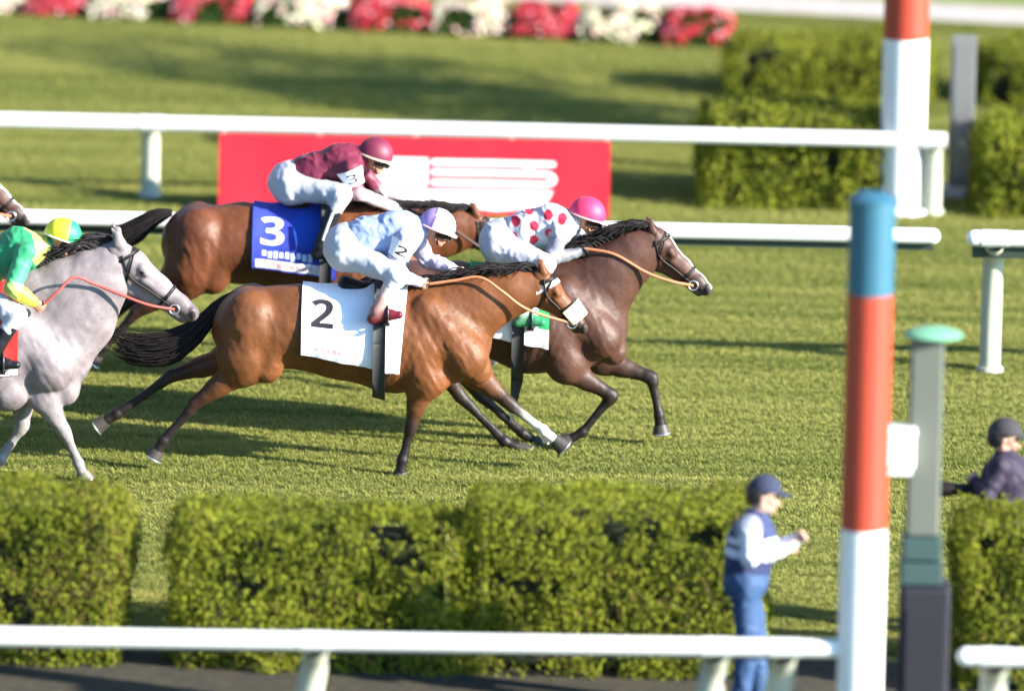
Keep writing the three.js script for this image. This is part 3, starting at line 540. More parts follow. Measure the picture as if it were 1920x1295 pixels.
const H2 = {
  label: 'bay horse wearing white cloth number two, nearest of the leaders', z: 0, base: [650, 890], col: bay,
  trunk: [[470, 612, 74, 0.92], [560, 612, 75, 0.9], [645, 624, 84, 0.82], [735, 637, 95, 0.78], [815, 636, 88, 0.74], [855, 645, 64, 0.8]],
  withers: [[700, 572, 34], [790, 566, 30], [850, 556, 30]],
  neck: [[835, 606, 70, 0.66], [900, 570, 55, 0.6], [955, 548, 42, 0.58], [1004, 540, 34, 0.6]],
  muscle: [[800, 580, 34, 875, 660, 40, 0.15, 0.17], [770, 640, 42, 800, 700, 40, 0.17, 0.16], [470, 590, 52, 455, 660, 48, 0.13, 0.13], [520, 620, 34, 500, 680, 30, 0.15, 0.14], [880, 655, 30, 895, 690, 26, 0.06, 0.08]],
  head: [1022, 500, 1112, 612], ear: 0.02, roll: true, brow: true, sock: 'ff', tailSpread: 0.1,
  legs: {
    nf: [[845, 680], [790, 722], [771, 800], [754, 862], [748, 902]],
    ff: [[868, 680], [893, 702], [955, 757], [1018, 806], [1058, 840]],
    nh: [[465, 620], [455, 690], [366, 756], [306, 826], [286, 858]],
    fh: [[475, 610], [440, 668], [322, 704], [218, 776], [180, 800]],
  },
  tail: [[438, 552], [405, 582], [372, 618], [322, 650], [262, 656], [212, 640]],
  mane: [[800, 533], [860, 524], [920, 512], [970, 505], [1012, 500]],
  rein: { col: lin(0.62, 0.20, 0.09), pts: [[985, 578, 0.14], [940, 545, 0.17], [900, 520, 0.14], [850, 526, 0.12], [806, 532, 0.11]] },
  cloth: { x0: 566, x1: 764, y0: 620, cy: 625, a0: 1.92, a1: 2.25, slant: 0.05, draw: print2, label: 'white saddle cloth with a black number 2', saddle: [690, 540], girth: 712 },
  strands: 0.013,
};
horse(H2);
const H1 = {
  label: 'dark bay leading horse with white on its nose, farthest right', z: -1.0, base: [1000, 845], col: darkBay, blaze: 0.035, rough: 2,
  trunk: [[775, 560, 70, 0.92], [855, 566, 72, 0.9], [925, 584, 80, 0.82], [1000, 604, 92, 0.78], [1075, 606, 86, 0.74], [1115, 618, 60, 0.8]],
  withers: [[985, 535, 34], [1060, 522, 32], [1110, 505, 30]],
  neck: [[1098, 572, 80, 0.66], [1145, 515, 58, 0.6], [1188, 478, 46, 0.58], [1222, 460, 38, 0.6]],
  muscle: [[1055, 545, 34, 1125, 625, 40, 0.15, 0.17], [1030, 610, 42, 1060, 668, 40, 0.17, 0.16], [775, 545, 50, 760, 610, 46, 0.13, 0.13], [1140, 620, 28, 1150, 655, 26, 0.06, 0.08]],
  head: [1228, 424, 1345, 536], ear: 0.0, tailSpread: 0.09,
  legs: {
    nf: [[1095, 650], [1062, 690], [1148, 742], [1092, 810], [1052, 832]],
    ff: [[1110, 648], [1130, 676], [1222, 708], [1236, 778], [1240, 812]],
    nh: [[770, 570], [800, 650], [862, 742], [945, 826], [990, 850]],
    fh: [[780, 565], [830, 650], [900, 740], [980, 812], [1020, 838]],
  },
  tail: [[715, 520], [690, 540], [660, 570], [630, 595]],
  mane: [[1080, 484], [1120, 462], [1165, 440], [1205, 424], [1232, 416]],
  rein: { col: lin(0.55, 0.17, 0.08), pts: [[1262, 528, 0.11], [1215, 512, 0.13], [1150, 476, 0.13], [1098, 466, 0.1]] },
  cloth: { x0: 880, x1: 1030, y0: 580, cy: 590, a0: 1.85, a1: 2.1, draw: print1, label: 'white saddle cloth with green edges', saddle: [965, 506], girth: 972 },
};
horse(H1);
const H3 = {
  label: 'bay horse wearing blue cloth number three, nearest the middle rail', z: -2.8, base: [540, 745], col: bay3, rough: 3,
  trunk: [[372, 454, 70, 0.92], [460, 456, 72, 0.9], [545, 466, 78, 0.82], [630, 482, 90, 0.78], [705, 486, 84, 0.74], [745, 498, 60, 0.8]],
  withers: [[600, 420, 32], [690, 412, 30], [740, 408, 28]],
  neck: [[725, 462, 66, 0.66], [785, 440, 54, 0.6], [838, 432, 44, 0.58], [880, 428, 36, 0.6]],
  muscle: [[690, 430, 32, 760, 505, 38, 0.15, 0.17], [660, 490, 40, 690, 548, 38, 0.17, 0.16], [372, 434, 50, 356, 500, 48, 0.13, 0.13], [420, 466, 32, 400, 515, 30, 0.15, 0.14]],
  head: [896, 392, 985, 500], ear: 0.03, tailSpread: 0.08,
  legs: {
    nf: [[735, 530], [760, 570], [850, 610], [800, 665], [770, 680]],
    ff: [[745, 530], [770, 566], [850, 600], [900, 650], [925, 680]],
    nh: [[370, 470], [345, 530], [255, 585], [195, 650], [172, 680]],
    fh: [[380, 462], [335, 520], [235, 570], [165, 640], [140, 664]],
  },
  tail: [[322, 398], [290, 408], [262, 428], [225, 446], [180, 455]],
  mane: [[690, 388], [750, 388], [810, 390], [860, 390], [892, 388]],
  rein: { col: lin(0.05, 0.03, 0.03), pts: [[880, 450, 0.12], [820, 412, 0.13], [770, 392, 0.08]] },
  cloth: { x0: 474, x1: 632, y0: 460, cy: 468, a0: 1.85, a1: 2.05, draw: print3, label: 'blue saddle cloth with a white number 3', saddle: [590, 392], girth: 612 },
};
horse(H3);
const HG = {
  label: 'grey horse with dark mane and red reins at the left', z: 0.45, base: [-60, 900], col: greyCoat, rough: 4, blaze: 0,
  trunk: [[-330, 630, 80, 0.92], [-230, 630, 82, 0.9], [-140, 640, 90, 0.82], [-50, 655, 102, 0.78], [35, 655, 98, 0.74], [90, 668, 78, 0.8]],
  withers: [[-70, 580, 36], [0, 560, 36], [60, 545, 36], [115, 522, 36], [155, 505, 34]],
  neck: [[90, 642, 86, 0.66], [138, 590, 76, 0.58], [178, 532, 58, 0.55], [210, 496, 45, 0.58]],
  muscle: [[10, 590, 40, 95, 680, 46, 0.16, 0.18], [-20, 655, 46, 15, 720, 42, 0.18, 0.17], [-330, 610, 54, -345, 680, 50, 0.13, 0.13], [105, 690, 34, 120, 725, 30, 0.06, 0.09]],
  head: [226, 446, 384, 578], ear: -0.03, tailSpread: 0.09,
  legs: {
    nf: [[85, 710], [80, 745], [122, 812], [146, 868], [160, 900]],
    ff: [[70, 710], [40, 740], [42, 800], [0, 860], [-22, 884]],
    nh: [[-335, 640], [-320, 720], [-420, 790], [-480, 860], [-500, 890]],
    fh: [[-325, 630], [-300, 715], [-260, 790], [-300, 860], [-290, 900]],
  },
  tail: [[-405, 570], [-440, 600], [-490, 640], [-560, 660]],
  mane: [[20, 520], [80, 494], [130, 472], [180, 452], [222, 438]], maneLen: 1.3,
  rein: { col: lin(0.42, 0.06, 0.05), pts: [[280, 572, 0.13], [235, 556, 0.16], [180, 534, 0.17], [138, 520, 0.22], [108, 546, 0.27], [82, 570, 0.28]] },
  cloth: { x0: -190, x1: 36, y0: 650, cy: 650, a0: 1.85, a1: 1.95, draw: printR, label: 'red saddle cloth', saddle: [-60, 556], girth: -20 },
};
horse(HG);

// ---------------------------------------------------------------- people
const cloth = new THREE.MeshStandardMaterial({ vertexColors: true, roughness: 0.72, side: THREE.DoubleSide });
const satin = new THREE.MeshPhysicalMaterial({ vertexColors: true, roughness: 0.55, sheen: 0.4, sheenRoughness: 0.4, sheenColor: lin(0.6, 0.6, 0.65) });
const skinMat = new THREE.MeshStandardMaterial({ vertexColors: true, roughness: 0.55 });
const bootMat = new THREE.MeshPhysicalMaterial({ vertexColors: true, roughness: 0.4, specularIntensity: 0.6 });
const creases = (f, amp) => (x, y, z) => amp * (0.7 * fbm(x * f, y * f * 0.7, z * f) + 0.9 * Math.pow(1 - Math.min(1, 2.2 * Math.abs(fbm(x * f * 0.6 + y * f * 0.5 + 5, y * f * 0.4 - x * f * 0.25, z * f * 0.5))), 2));
function figure(o) {
  const root = thing('person', o.label, 'person', [0, 0, 0], o.group), zp = o.z, b0 = at(o.base[0], o.base[1], zp); root.position.set(b0.x, 0, zp);
  const J = (p, dz = 0) => at(p[0], p[1], zp + (p[2] ?? dz)).sub(root.position), flip = p => V(p.x, p.y, -p.z), mir = p => V(p.x, p.y, -p.z);
  const skin = o.skin ?? lin(0.46, 0.23, 0.15), W = o.w ?? 1;
  const hip = J(o.hip), waist = J(o.waist), chest = J(o.chest), neck = J(o.neck), head = J(o.head), gen = o.gain ?? 1;
  const arms = o.arms.map(a => a.map(p => J(p))), legs = (o.legs.length == 1 ? [o.legs[0].map(p => J(p)), o.legs[0].map(p => mir(J(p)))] : o.legs.map(a => a.map(p => J(p))));
  // head frame: f forward, u up
  const ti = -o.tilt, f = V(Math.cos(ti), Math.sin(ti), 0), u = V(-Math.sin(ti), Math.cos(ti), 0);
  const Hd = (a, b, c = 0) => head.clone().addScaledVector(f, a * gen).addScaledVector(u, b * gen).add(V(0, 0, c * gen));
  const S = new Body(), sk = { k: 0.012, col: skin };
  S.bone(Hd(-0.012, 0.025), Hd(0.018, 0.02), 0.083, 0.08, { ...sk, zs: 0.9 });
  S.bone(Hd(0.045, 0.0), Hd(0.045, -0.07), 0.05, 0.042, { ...sk, zs: 0.95, k: 0.03 });
  S.bone(Hd(0.0, -0.05, 0.035), Hd(0.06, -0.088, 0.012), 0.03, 0.02, sk); S.bone(Hd(0.0, -0.05, -0.035), Hd(0.06, -0.088, -0.012), 0.03, 0.02, sk);
  S.bone(Hd(0.09, -0.005), Hd(0.108, -0.042), 0.009, 0.014, { k: 0.01, col: skin });
  for (const s of [1, -1]) { S.bone(Hd(-0.005, 0.0, s * 0.078), Hd(-0.012, -0.035, s * 0.074), 0.017, 0.011, { k: 0.006, zs: 0.5, col: skin }); S.bone(Hd(0.075, -0.03, s * 0.03), Hd(0.07, -0.035, s * 0.035), 0.018, 0.016, sk); }
  S.bone(Hd(0.086, -0.068, 0.015), Hd(0.086, -0.068, -0.015), 0.009, 0.009, { k: 0.006, col: lin(0.36, 0.12, 0.09) });
  S.bone(Hd(-0.02, -0.03), neck, 0.052, 0.055, { ...sk, k: 0.03 });
  // trunk and limbs under the clothes
  S.bone(neck, chest, 0.05, 0.10, sk); S.bone(chest, waist, 0.10, 0.09, sk); S.bone(waist, hip, 0.09, 0.10, sk);
  for (const a of arms) { S.bone(chest, a[0], 0.06, 0.045, sk); S.bone(a[0], a[1], 0.038, 0.03, sk); S.bone(a[1], a[2], 0.032, 0.022, sk); }
  for (const l of legs) { S.bone(hip, l[0], 0.08, 0.07, sk); S.bone(l[0], l[1], 0.065, 0.045, sk); S.bone(l[1], l[2], 0.04, 0.028, sk); }
  const hc = o.glove ?? skin;
  arms.forEach((a, i) => {   // closed hands
    const g = a[2].clone().sub(a[1]).normalize(), side = i ? -1 : 1, d = V(g.y, -g.x, 0).normalize(), inn = V(0, 0, -side), P = a[2].clone().addScaledVector(g, 0.06), kk = { k: 0.006, col: hc };
    S.bone(a[2], P, 0.024, 0.03, { k: 0.012, zs: 0.7, col: hc }); S.bone(a[2].clone().addScaledVector(g, 0.03).addScaledVector(d, -0.015), P.clone().addScaledVector(d, -0.022), 0.018, 0.016, { k: 0.01, col: hc }); S.bone(a[2].clone().addScaledVector(g, 0.03).addScaledVector(d, 0.015), P.clone().addScaledVector(d, 0.022), 0.018, 0.016, { k: 0.01, col: hc });
    [0.9, 1, 0.95, 0.8].forEach((l, n) => { const p0 = P.clone().addScaledVector(d, (n - 1.5) * 0.021), p1 = p0.clone().addScaledVector(g, 0.032 * l).addScaledVector(inn, 0.01), p2 = p1.clone().addScaledVector(inn, 0.028 * l).addScaledVector(g, -0.006), p3 = p2.clone().addScaledVector(g, -0.026 * l); S.bone(p0, p1, 0.0105, 0.0098, kk); S.bone(p1, p2, 0.0098, 0.009, kk); S.bone(p2, p3, 0.009, 0.0082, kk); });
    const t0 = a[2].clone().addScaledVector(g, 0.022).addScaledVector(d, -0.022), t1 = t0.clone().addScaledVector(g, 0.035).addScaledVector(d, -0.014).addScaledVector(inn, 0.018), t2 = t1.clone().addScaledVector(g, 0.03).addScaledVector(d, 0.012).addScaledVector(inn, 0.012); S.bone(t0, t1, 0.0125, 0.011, kk); S.bone(t1, t2, 0.011, 0.009, kk);
  });
  part('body', S.geometry(0.0062, { tau: 0.006 }), skinMat, root);
  // shirt or silks
  const T = new Body(), tc = { k: 0.05, col: o.shirt };
  T.bone(waist, chest, 0.132 * W, 0.15 * W, { ...tc, zs: 1.1 }); T.bone(chest, neck, 0.148 * W, 0.07, { ...tc, zs: 1.05 }); T.bone(waist, waist.clone().lerp(hip, 0.45), 0.132 * W, 0.135 * W, { ...tc, zs: 1.1 });
  arms.forEach(a => { T.bone(chest.clone().lerp(neck, 0.4), a[0], 0.09, 0.072, { ...tc, k: 0.05 }); T.bone(a[0], a[1], 0.066 * W, 0.052 * W, { k: 0.03, col: o.sleeve ?? o.shirt }); T.bone(a[1], a[2], 0.051 * W, 0.036, { k: 0.02, col: o.cuff ?? o.sleeve ?? o.shirt }); });
  const shirt = part(o.jockey ? 'silks' : 'shirt', T.geometry(0.0072, { tau: 0.006, displace: creases(11, 0.013), paint: o.print ? (x, y, z, a, b, c, B) => o.print(x + root.position.x, y, z, B.colour(x, y, z, 0.006), B) : null }), o.jockey ? satin : cloth, root);
  // breeches
  const Bc = new Body(), bc = { k: 0.06, col: o.breeches };
  const HW = W * (o.jockey ? 1 : 0.84);
  Bc.bone(waist.clone().lerp(hip, 0.4), hip, 0.128 * HW, 0.15 * HW, { ...bc, zs: 1.08 });
  for (const l of legs) { Bc.bone(hip, l[0], 0.14 * HW, 0.115 * HW, bc); Bc.bone(l[0], l[1], 0.102 * HW, 0.072, { ...bc, k: 0.04 }); Bc.bone(l[1], l[1].clone().lerp(l[2], o.jockey ? 0.3 : 0.93), o.jockey ? 0.066 : 0.068, o.jockey ? 0.058 : 0.062, { ...bc, k: 0.03 }); }
  part(o.jockey ? 'breeches' : 'trousers', Bc.geometry(0.009, { displace: creases(10, 0.012) }), cloth, root);
  // boots
  for (const l of legs) {
    const K = new Body(), kc = { k: 0.02, col: o.boot }, top = l[1].clone().lerp(l[2], o.jockey ? 0.27 : 0.9), toe = l[3];
    K.bone(top, l[2], o.jockey ? 0.062 : 0.048, 0.042, { k: 0.02, col: o.bootTop ?? o.boot }); K.bone(l[2].clone().lerp(top, 0.45), l[2], 0.05, 0.043, kc); const heel = l[2].clone().add(V(-0.03, -0.055, 0)); K.bone(l[2], heel, 0.04, 0.034, kc); K.bone(heel, toe, 0.036, 0.03, { ...kc, zs: 1.1 }); K.bone(l[2], toe.clone().lerp(l[2], 0.35), 0.04, 0.034, kc);
    part(o.jockey ? 'boot' : 'shoe', K.geometry(0.008, { tau: 0.008 }), bootMat, root);
  }
  // headgear
  const place = g => { const M = new THREE.Matrix4().makeBasis(f, u, V(0, 0, 1)); M.setPosition(head); g.applyMatrix4(M); return g; };
  if (o.helmet) {
    const d = new THREE.SphereGeometry(0.117, 36, 20, 0, Math.PI * 2, 0, Math.PI * 0.56); d.scale(1.16, 1.1, 0.98); d.translate(-0.004, 0.028, 0);
    const p = d.attributes.position, C = new Float32Array(p.count * 3); for (let i = 0; i < p.count; i++) { const c = o.helmet(p.getX(i), p.getY(i), p.getZ(i)); C.set([c.r, c.g, c.b], i * 3); } d.setAttribute('color', new THREE.BufferAttribute(C, 3)); place(d);
    const hm = part('helmet', d, satin, root);
    const sh = new THREE.Shape(); sh.absellipse(0.02, 0, 0.125, 0.098, -1.5, 1.5); const inner = new THREE.Path(); sh.lineTo(0.07, 0.06); sh.quadraticCurveTo(0.105, 0, 0.07, -0.06);
    const v = new THREE.ExtrudeGeometry(sh, { depth: 0.006, bevelEnabled: true, bevelSize: 0.003, bevelThickness: 0.003, bevelSegments: 2, curveSegments: 20 }); v.rotateX(-Math.PI / 2); v.rotateZ(-0.18); v.translate(0.015, 0.022, 0); place(v); part('visor', v, std(o.visor, 0.5), hm);
    const rim = new THREE.TorusGeometry(0.118, 0.007, 8, 40); rim.rotateX(Math.PI / 2); rim.scale(1.12, 1, 0.96); rim.translate(-0.004, 0.012, 0); place(rim); part('rim', rim, std(o.visor, 0.5), hm);
    const hg = part('goggles', band(S, Hd(0.0, -0.018), u, 0.021, 0.014, 0.25, Math.PI - 0.25, 30, 0.012), std(lin(0.02, 0.012, 0.01), 0.15), root);
    part('chin_strap', tube([Hd(0.0, 0.01, 0.088), Hd(0.03, -0.06, 0.066), Hd(0.055, -0.105, 0.0), Hd(0.03, -0.06, -0.066), Hd(0.0, 0.01, -0.088)], 0.006, 24, 5), leather, root);
  } else {
    const hb = new Body(); hb.bone(Hd(-0.03, 0.03), Hd(-0.012, 0.05), 0.09, 0.085, { k: 0.02, zs: 0.92, col: o.hair }); hb.bone(Hd(-0.06, -0.02), Hd(-0.04, 0.03), 0.05, 0.06, { k: 0.03, zs: 1.2, col: o.hair }); part('hair', hb.geometry(0.008, { displace: creases(40, 0.004) }), skinMat, root);
    const d = new THREE.SphereGeometry(0.102, 30, 14, 0, Math.PI * 2, 0, Math.PI * 0.5); d.scale(1.1, 1, 0.96); d.translate(0, 0.045, 0); place(d); const cap = part('cap', d, std(o.cap, 0.85, { side: THREE.DoubleSide }), root);
    const sh = new THREE.Shape(); sh.absellipse(0.06, 0, 0.13, 0.08, -1.4, 1.4); const v = new THREE.ExtrudeGeometry(sh, { depth: 0.006, bevelEnabled: false, curveSegments: 20 }); v.rotateX(-Math.PI / 2); v.rotateZ(-0.15); v.translate(0, 0.045, 0); place(v); part('cap_peak', v, std(o.cap, 0.85), cap);
    for (const s of [1, -1]) { const e = new THREE.SphereGeometry(0.011, 10, 8), ep = Hd(0.078, 0.0, s * 0.03); e.translate(ep.x, ep.y, ep.z); part('eye', e, std(lin(0.03, 0.02, 0.02), 0.2), root); }
  }
  // number band on the sleeve
  if (o.number) {
    const a = arms[0], dir = a[1].clone().sub(a[0]), c0 = a[0].clone().addScaledVector(dir, 0.3), ax = dir.clone().normalize(), P = [], U = [], I = [], hf = 0.062, uu = V(0, 0, 1), vv = V().crossVectors(ax, uu).normalize();
    for (let j = 0; j <= 8; j++) for (let i = 0; i <= 20; i++) { const an = lerp(-1.35, 1.35, i / 20), dd = uu.clone().multiplyScalar(Math.cos(an)).addScaledVector(vv, Math.sin(an)), cc = c0.clone().addScaledVector(ax, lerp(-hf, hf, j / 8)), r = Math.min(0.1, T.reach(cc, dd, 0.12)), p = cc.addScaledVector(dd, r + 0.02); P.push(p.x, p.y, p.z); U.push(1 - i / 20, 1 - j / 8); }
    for (let j = 0; j < 8; j++) for (let i = 0; i < 20; i++) { const k = j * 21 + i; I.push(k, k + 21, k + 1, k + 1, k + 21, k + 22); }
    const g = new THREE.BufferGeometry(); g.setAttribute('position', new THREE.Float32BufferAttribute(P, 3)); g.setAttribute('uv', new THREE.Float32BufferAttribute(U, 2)); g.setIndex(I); g.computeVertexNormals();
    part('arm_number', g, new THREE.MeshStandardMaterial({ map: canvasTex(128, 128, (c, w, h) => { c.fillStyle = '#f2f2f4'; c.fillRect(0, 0, w, h); c.fillStyle = '#15131c'; c.font = 'bold 100px sans-serif'; c.textAlign = 'center'; c.fillText(o.number, w / 2, h * 0.8); }), roughness: 0.7, side: THREE.DoubleSide }), shirt);
  }
  if (o.stripe) part('boot_stripe', tube(o.stripe.map(p => J(p)), 0.012, 10, 6), std(lin(0.75, 0.75, 0.75), 0.5), root);
  // stirrup irons and leathers belong to the horse's saddle
  if (o.horse) {
    const off = root.position.clone().sub(o.horse.root.position);
    for (const l of legs) {
      const sgn = Math.sign(l[2].z), fo = l[2].clone().lerp(l[3], 0.45).add(off).add(V(0, -0.045, 0)), tr = new THREE.TorusGeometry(0.062, 0.008, 8, 24); tr.scale(0.8, 1.1, 1); tr.rotateY(Math.PI / 2 + 0.2); tr.translate(fo.x, fo.y + 0.03, fo.z); const st = part('stirrup_iron', tr, std(lin(0.05, 0.05, 0.055), 0.35, { metalness: 0.5 }), o.horse.root);
      const tread = new RoundedBoxGeometry(0.05, 0.014, 0.11, 2, 0.005); tread.translate(fo.x, fo.y - 0.035, fo.z); part('tread', tread, leather, st);
      const tp = V(fo.x + 0.02, hip.y + off.y - 0.2, sgn * 0.2); part('stirrup_leather', tube([V(fo.x, fo.y + 0.09, fo.z), V(fo.x + 0.01, (fo.y + tp.y) / 2, lerp(fo.z, tp.z, 0.35) + sgn * 0.03), tp], 0.011, 16, 6), leather, o.horse.root);
    }
  }
  return root;
}
const jw = lin(0.48, 0.48, 0.52), jg = 'jockeys on the racehorses';
const maroon = lin(0.14, 0.012, 0.035), pinkW = lin(0.75, 0.52, 0.58), black = lin(0.012, 0.012, 0.014);
figure({ jockey: true, horse: H2, group: jg, label: 'jockey in pale blue silks and pink helmet on horse two', z: 0, base: [700, 880], hip: [652, 462], waist: [690, 446], chest: [748, 438], neck: [792, 428], head: [818, 430], tilt: 0.35, w: 1.08,
  arms: [[[762, 448, 0.17], [733, 508, 0.22], [784, 528, 0.11]], [[778, 446, -0.16], [800, 486, -0.24], [852, 506, -0.12]]], legs: [[[650, 474, 0.1], [745, 516, 0.30], [706, 584, 0.35], [748, 590, 0.37]]],
  shirt: lin(0.28, 0.345, 0.56), sleeve: lin(0.48, 0.42, 0.53), cuff: lin(0.48, 0.42, 0.53), breeches: jw, boot: lin(0.13, 0.012, 0.02), bootTop: lin(0.7, 0.5, 0.42), skin: lin(0.42, 0.19, 0.11), glove: lin(0.5, 0.3, 0.2), number: '2', visor: lin(0.75, 0.45, 0.5), helmet: (x, y) => x < -0.055 ? lin(0.30, 0.2, 0.42) : x < -0.04 ? lin(0.1, 0.06, 0.2) : lin(0.78, 0.55, 0.62) });
figure({ jockey: true, horse: H3, group: jg, label: 'jockey in maroon silks and helmet, highest, on horse three', z: -2.8, base: [600, 745], hip: [545, 342], waist: [585, 322], chest: [640, 308], neck: [682, 294], head: [702, 296], tilt: 0.3, w: 1.0,
  arms: [[[656, 318, 0.17], [671, 362, 0.22], [742, 391, 0.08]], [[672, 314, -0.16], [708, 358, -0.2], [770, 386, -0.08]]], legs: [[[548, 352, 0.1], [638, 364, 0.29], [600, 462, 0.34], [642, 472, 0.36]]],
  shirt: maroon, sleeve: maroon, cuff: lin(0.7, 0.55, 0.56), breeches: jw, boot: black, skin: lin(0.45, 0.22, 0.13), glove: black, number: '3', stripe: [[624, 398, 0.385], [614, 424, 0.40], [605, 450, 0.405]], visor: lin(0.72, 0.6, 0.42), helmet: () => lin(0.15, 0.012, 0.04) });
figure({ jockey: true, horse: H1, group: jg, label: 'jockey in white silks with red dots on the leading horse', z: -1.0, base: [980, 840], hip: [940, 452], waist: [985, 432], chest: [1036, 424], neck: [1076, 412], head: [1100, 408], tilt: 0.3, w: 1.0,
  arms: [[[1052, 436, 0.17], [1036, 482, 0.22], [1082, 474, 0.1]], [[1068, 432, -0.16], [1080, 474, -0.22], [1116, 470, -0.1]]], legs: [[[938, 462, 0.1], [1022, 496, 0.30], [978, 590, 0.34], [1016, 604, 0.36]]],
  shirt: jw, sleeve: lin(0.2, 0.19, 0.24), cuff: lin(0.12, 0.12, 0.14), breeches: jw, boot: lin(0.03, 0.2, 0.09), bootTop: lin(0.72, 0.7, 0.66), skin: lin(0.45, 0.2, 0.11), glove: black, visor: lin(0.75, 0.4, 0.42), helmet: () => lin(0.62, 0.03, 0.11),
  print: (x, y, z, c, B) => { const p = [[992, 400], [1002, 424], [1001, 449], [1028, 406], [1054, 411], [968, 418], [1030, 436], [962, 443]]; for (const [a, b] of p) { const w = at(a, b, -0.84); if (Math.hypot(x - w.x, y - w.y) < 0.033 && c[0] > 0.4) return [0.5, 0.012, 0.04]; } return c; } });
figure({ jockey: true, horse: HG, group: jg, label: 'jockey in green and yellow on the grey horse, cut by the frame', z: 0.45, base: [-20, 900], hip: [-68, 528], waist: [-28, 500], chest: [34, 470], neck: [88, 458], head: [116, 448], tilt: 0.3, w: 1.05,
  arms: [[[48, 476, 0.19], [22, 540, 0.29], [60, 566, 0.27]], [[62, 470, -0.16], [80, 520, -0.22], [100, 540, -0.1]]], legs: [[[-66, 540, 0.1], [30, 590, 0.31], [-18, 672, 0.36], [30, 684, 0.38]]],
  shirt: lin(0.02, 0.24, 0.10), sleeve: lin(0.05, 0.34, 0.16), cuff: lin(0.62, 0.58, 0.05), breeches: jw, boot: black, skin: lin(0.42, 0.2, 0.11), visor: lin(0.7, 0.75, 0.7), helmet: (x, y, z) => x < 0.02 ? lin(0.72, 0.66, 0.03) : lin(0.01, 0.34, 0.12),
  print: (x, y, z, c) => { const n = fbm(x * 5 + 3, y * 5, z * 5); return n > 0.22 && c[1] < 0.3 ? [0.6, 0.56, 0.12] : c; } });
// people by the near rail
figure({ label: 'person in navy top and blue jeans standing left of the finish post', z: 7.4, base: [1400, 1345], hip: [1398, 1088], waist: [1402, 1050], chest: [1412, 1008], neck: [1420, 968], head: [1432, 930], tilt: 0.1, w: 1.05,
  arms: [[[1404, 990, 0.19], [1408, 1046, 0.25], [1470, 1030, 0.15]], [[1424, 988, -0.18], [1446, 1036, -0.2], [1490, 1012, -0.1]]], legs: [[[1398, 1098, 0.1], [1402, 1216, 0.12], [1388, 1322, 0.12], [1424, 1346, 0.14]], [[1398, 1098, -0.1], [1418, 1206, -0.12], [1424, 1306, -0.12], [1458, 1328, -0.14]]],
  shirt: lin(0.02, 0.03, 0.10), sleeve: lin(0.62, 0.64, 0.72), cuff: lin(0.62, 0.64, 0.72), breeches: lin(0.022, 0.06, 0.15), boot: lin(0.3, 0.3, 0.3), skin: lin(0.5, 0.3, 0.22), hair: lin(0.04, 0.025, 0.02), cap: lin(0.02, 0.025, 0.06),
  print: (x, y, z, c) => { const t = at(1410, 1014, 7.4).y, d = y - t; return (d > -0.09 && d < -0.03) || (d > 0.0 && d < 0.045) ? [0.62, 0.63, 0.7] : c; } });
figure({ label: 'person in dark purple behind the hedge at the right edge', z: 5.0, base: [1890, 1205], hip: [1900, 1000], waist: [1894, 950], chest: [1888, 895], neck: [1884, 852], head: [1884, 822], tilt: 0.15, w: 1.05,
  arms: [[[1876, 878, 0.19], [1850, 930, 0.26], [1832, 905, 0.12]], [[1896, 876, -0.18], [1890, 926, -0.24], [1850, 912, -0.12]]], legs: [[[1900, 1010, 0.1], [1912, 1100, 0.12], [1886, 1180, 0.12], [1920, 1205, 0.13]], [[1900, 1010, -0.1], [1905, 1096, -0.12], [1876, 1166, -0.12], [1908, 1190, -0.13]]],
  shirt: lin(0.018, 0.01, 0.028), breeches: lin(0.012, 0.012, 0.014), boot: black, skin: lin(0.45, 0.24, 0.17), hair: lin(0.03, 0.02, 0.02), cap: lin(0.03, 0.027, 0.03) });
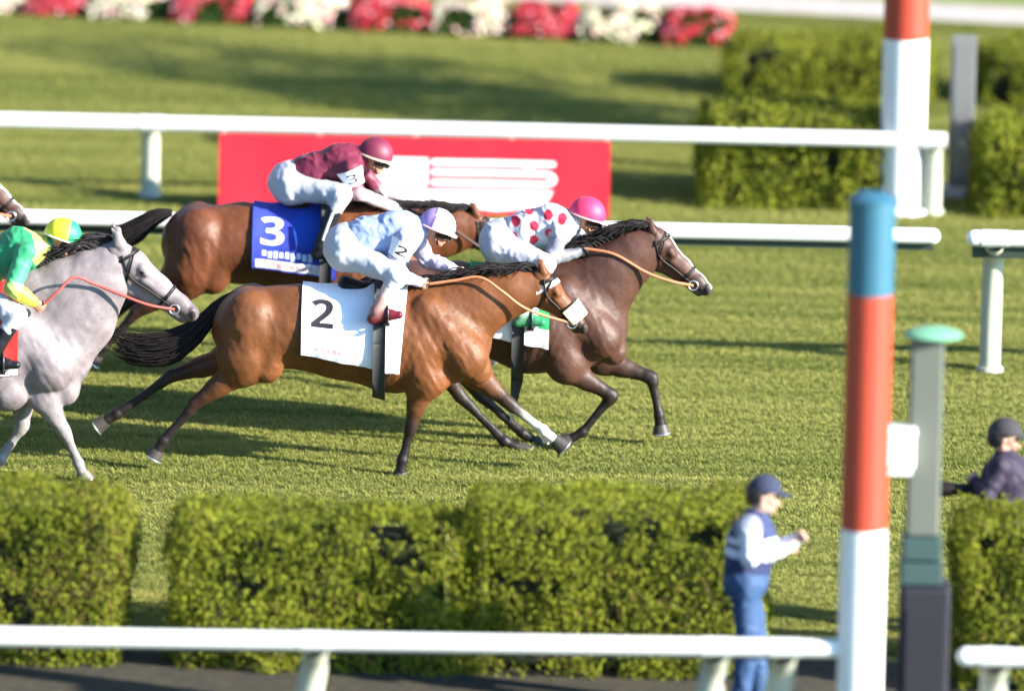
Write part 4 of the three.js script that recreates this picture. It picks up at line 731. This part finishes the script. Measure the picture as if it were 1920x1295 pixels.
{ // the camera held by that person
  const p = at(1836, 918, 5.12), r = thing('camera', 'black camera with long lens held over the right hedge', 'camera', [p.x, p.y, p.z]);
  const b = new RoundedBoxGeometry(0.16, 0.13, 0.11, 3, 0.02); part('camera_body', b, leather, r);
  const l = new THREE.LatheGeometry([[0, 0], [0.042, 0], [0.042, 0.1], [0.052, 0.13], [0.052, 0.25], [0.044, 0.255], [0.04, 0.24], [0, 0.23]].map(a => new THREE.Vector2(...a)), 28); l.rotateZ(Math.PI / 2); l.translate(-0.075, 0, 0); part('lens', l, leather, r);
  const g = new THREE.CylinderGeometry(0.025, 0.025, 0.1, 16); g.translate(0.06, -0.09, 0.03); part('grip', g, leather, r);
}

{ // fifth runner: a bay head just behind the green jockey
  const c = H1.root.clone(); c.name = numbered('racehorse'); scene.add(c); const a = at(1345, 523, -1.0), b = at(64, 430, -3.1);
  c.position.add(V(b.x - a.x, 0, -2.1)); c.userData = { ...c.userData, label: 'bay horse behind the green jockey, only its nose in the frame' };
}
// ---------------------------------------------------------------- unseen trees added right of the frame to cast shade across the far turf
function tree(label, x, z, h, r) {
  const root = thing('ornamental_tree', label, 'tree', [x, 0, z], 'small trees right of the frame'), bark = std(lin(0.09, 0.065, 0.045), 0.9), top = h - r;
  const tr = tube([V(0, -0.05, 0), V(0.04, top * 0.45, 0.02), V(0, top, 0)], 0.07, 12, 8); part('trunk', tr, bark, root);
  for (let i = 0; i < 6; i++) { const a = i * 1.05; part('limb', tube([V(0, top * rr(0.7, 0.95), 0), V(Math.cos(a) * r * 0.4, top + r * 0.1, Math.sin(a) * r * 0.4), V(Math.cos(a) * r * 0.75, top + r * rr(0.1, 0.6), Math.sin(a) * r * 0.75)], 0.025, 10, 6), bark, root); }
  const L = []; for (let i = 0; i < 9000; i++) { const d = V(rr(-1, 1), rr(-1, 1), rr(-1, 1)); if (d.length() > 1) continue; const q2 = d.length(); d.normalize(); const R = r * (1 + 0.3 * fbm(d.x * 2 + x, d.y * 2, d.z * 2)) * Math.pow(q2, 0.6); const p = d.clone().multiplyScalar(R).add(V(0, top + r * 0.25, 0)); if (fbm(p.x * 2.5 + x, p.y * 2.5, p.z * 2.5) < -0.22) continue; const t = rnd(); L.push([p, d.add(V(rr(-1, 1), rr(-0.5, 1), rr(-1, 1))).normalize(), 0.09, [lerp(0.05, 0.1, t), lerp(0.09, 0.14, t), 0.02]]); }
  part('crown', leafGeo(L), leafMat, root).userData.kind = 'stuff';
}
tree('round-crowned small tree beyond the rails, nearer the frame', 5.6, -12.1, 3.4, 0.95);
tree('round-crowned small tree beyond the rails, farther right', 8.2, -11.6, 5.4, 1.1);
shade(scene);
renderer.render(scene, camera);
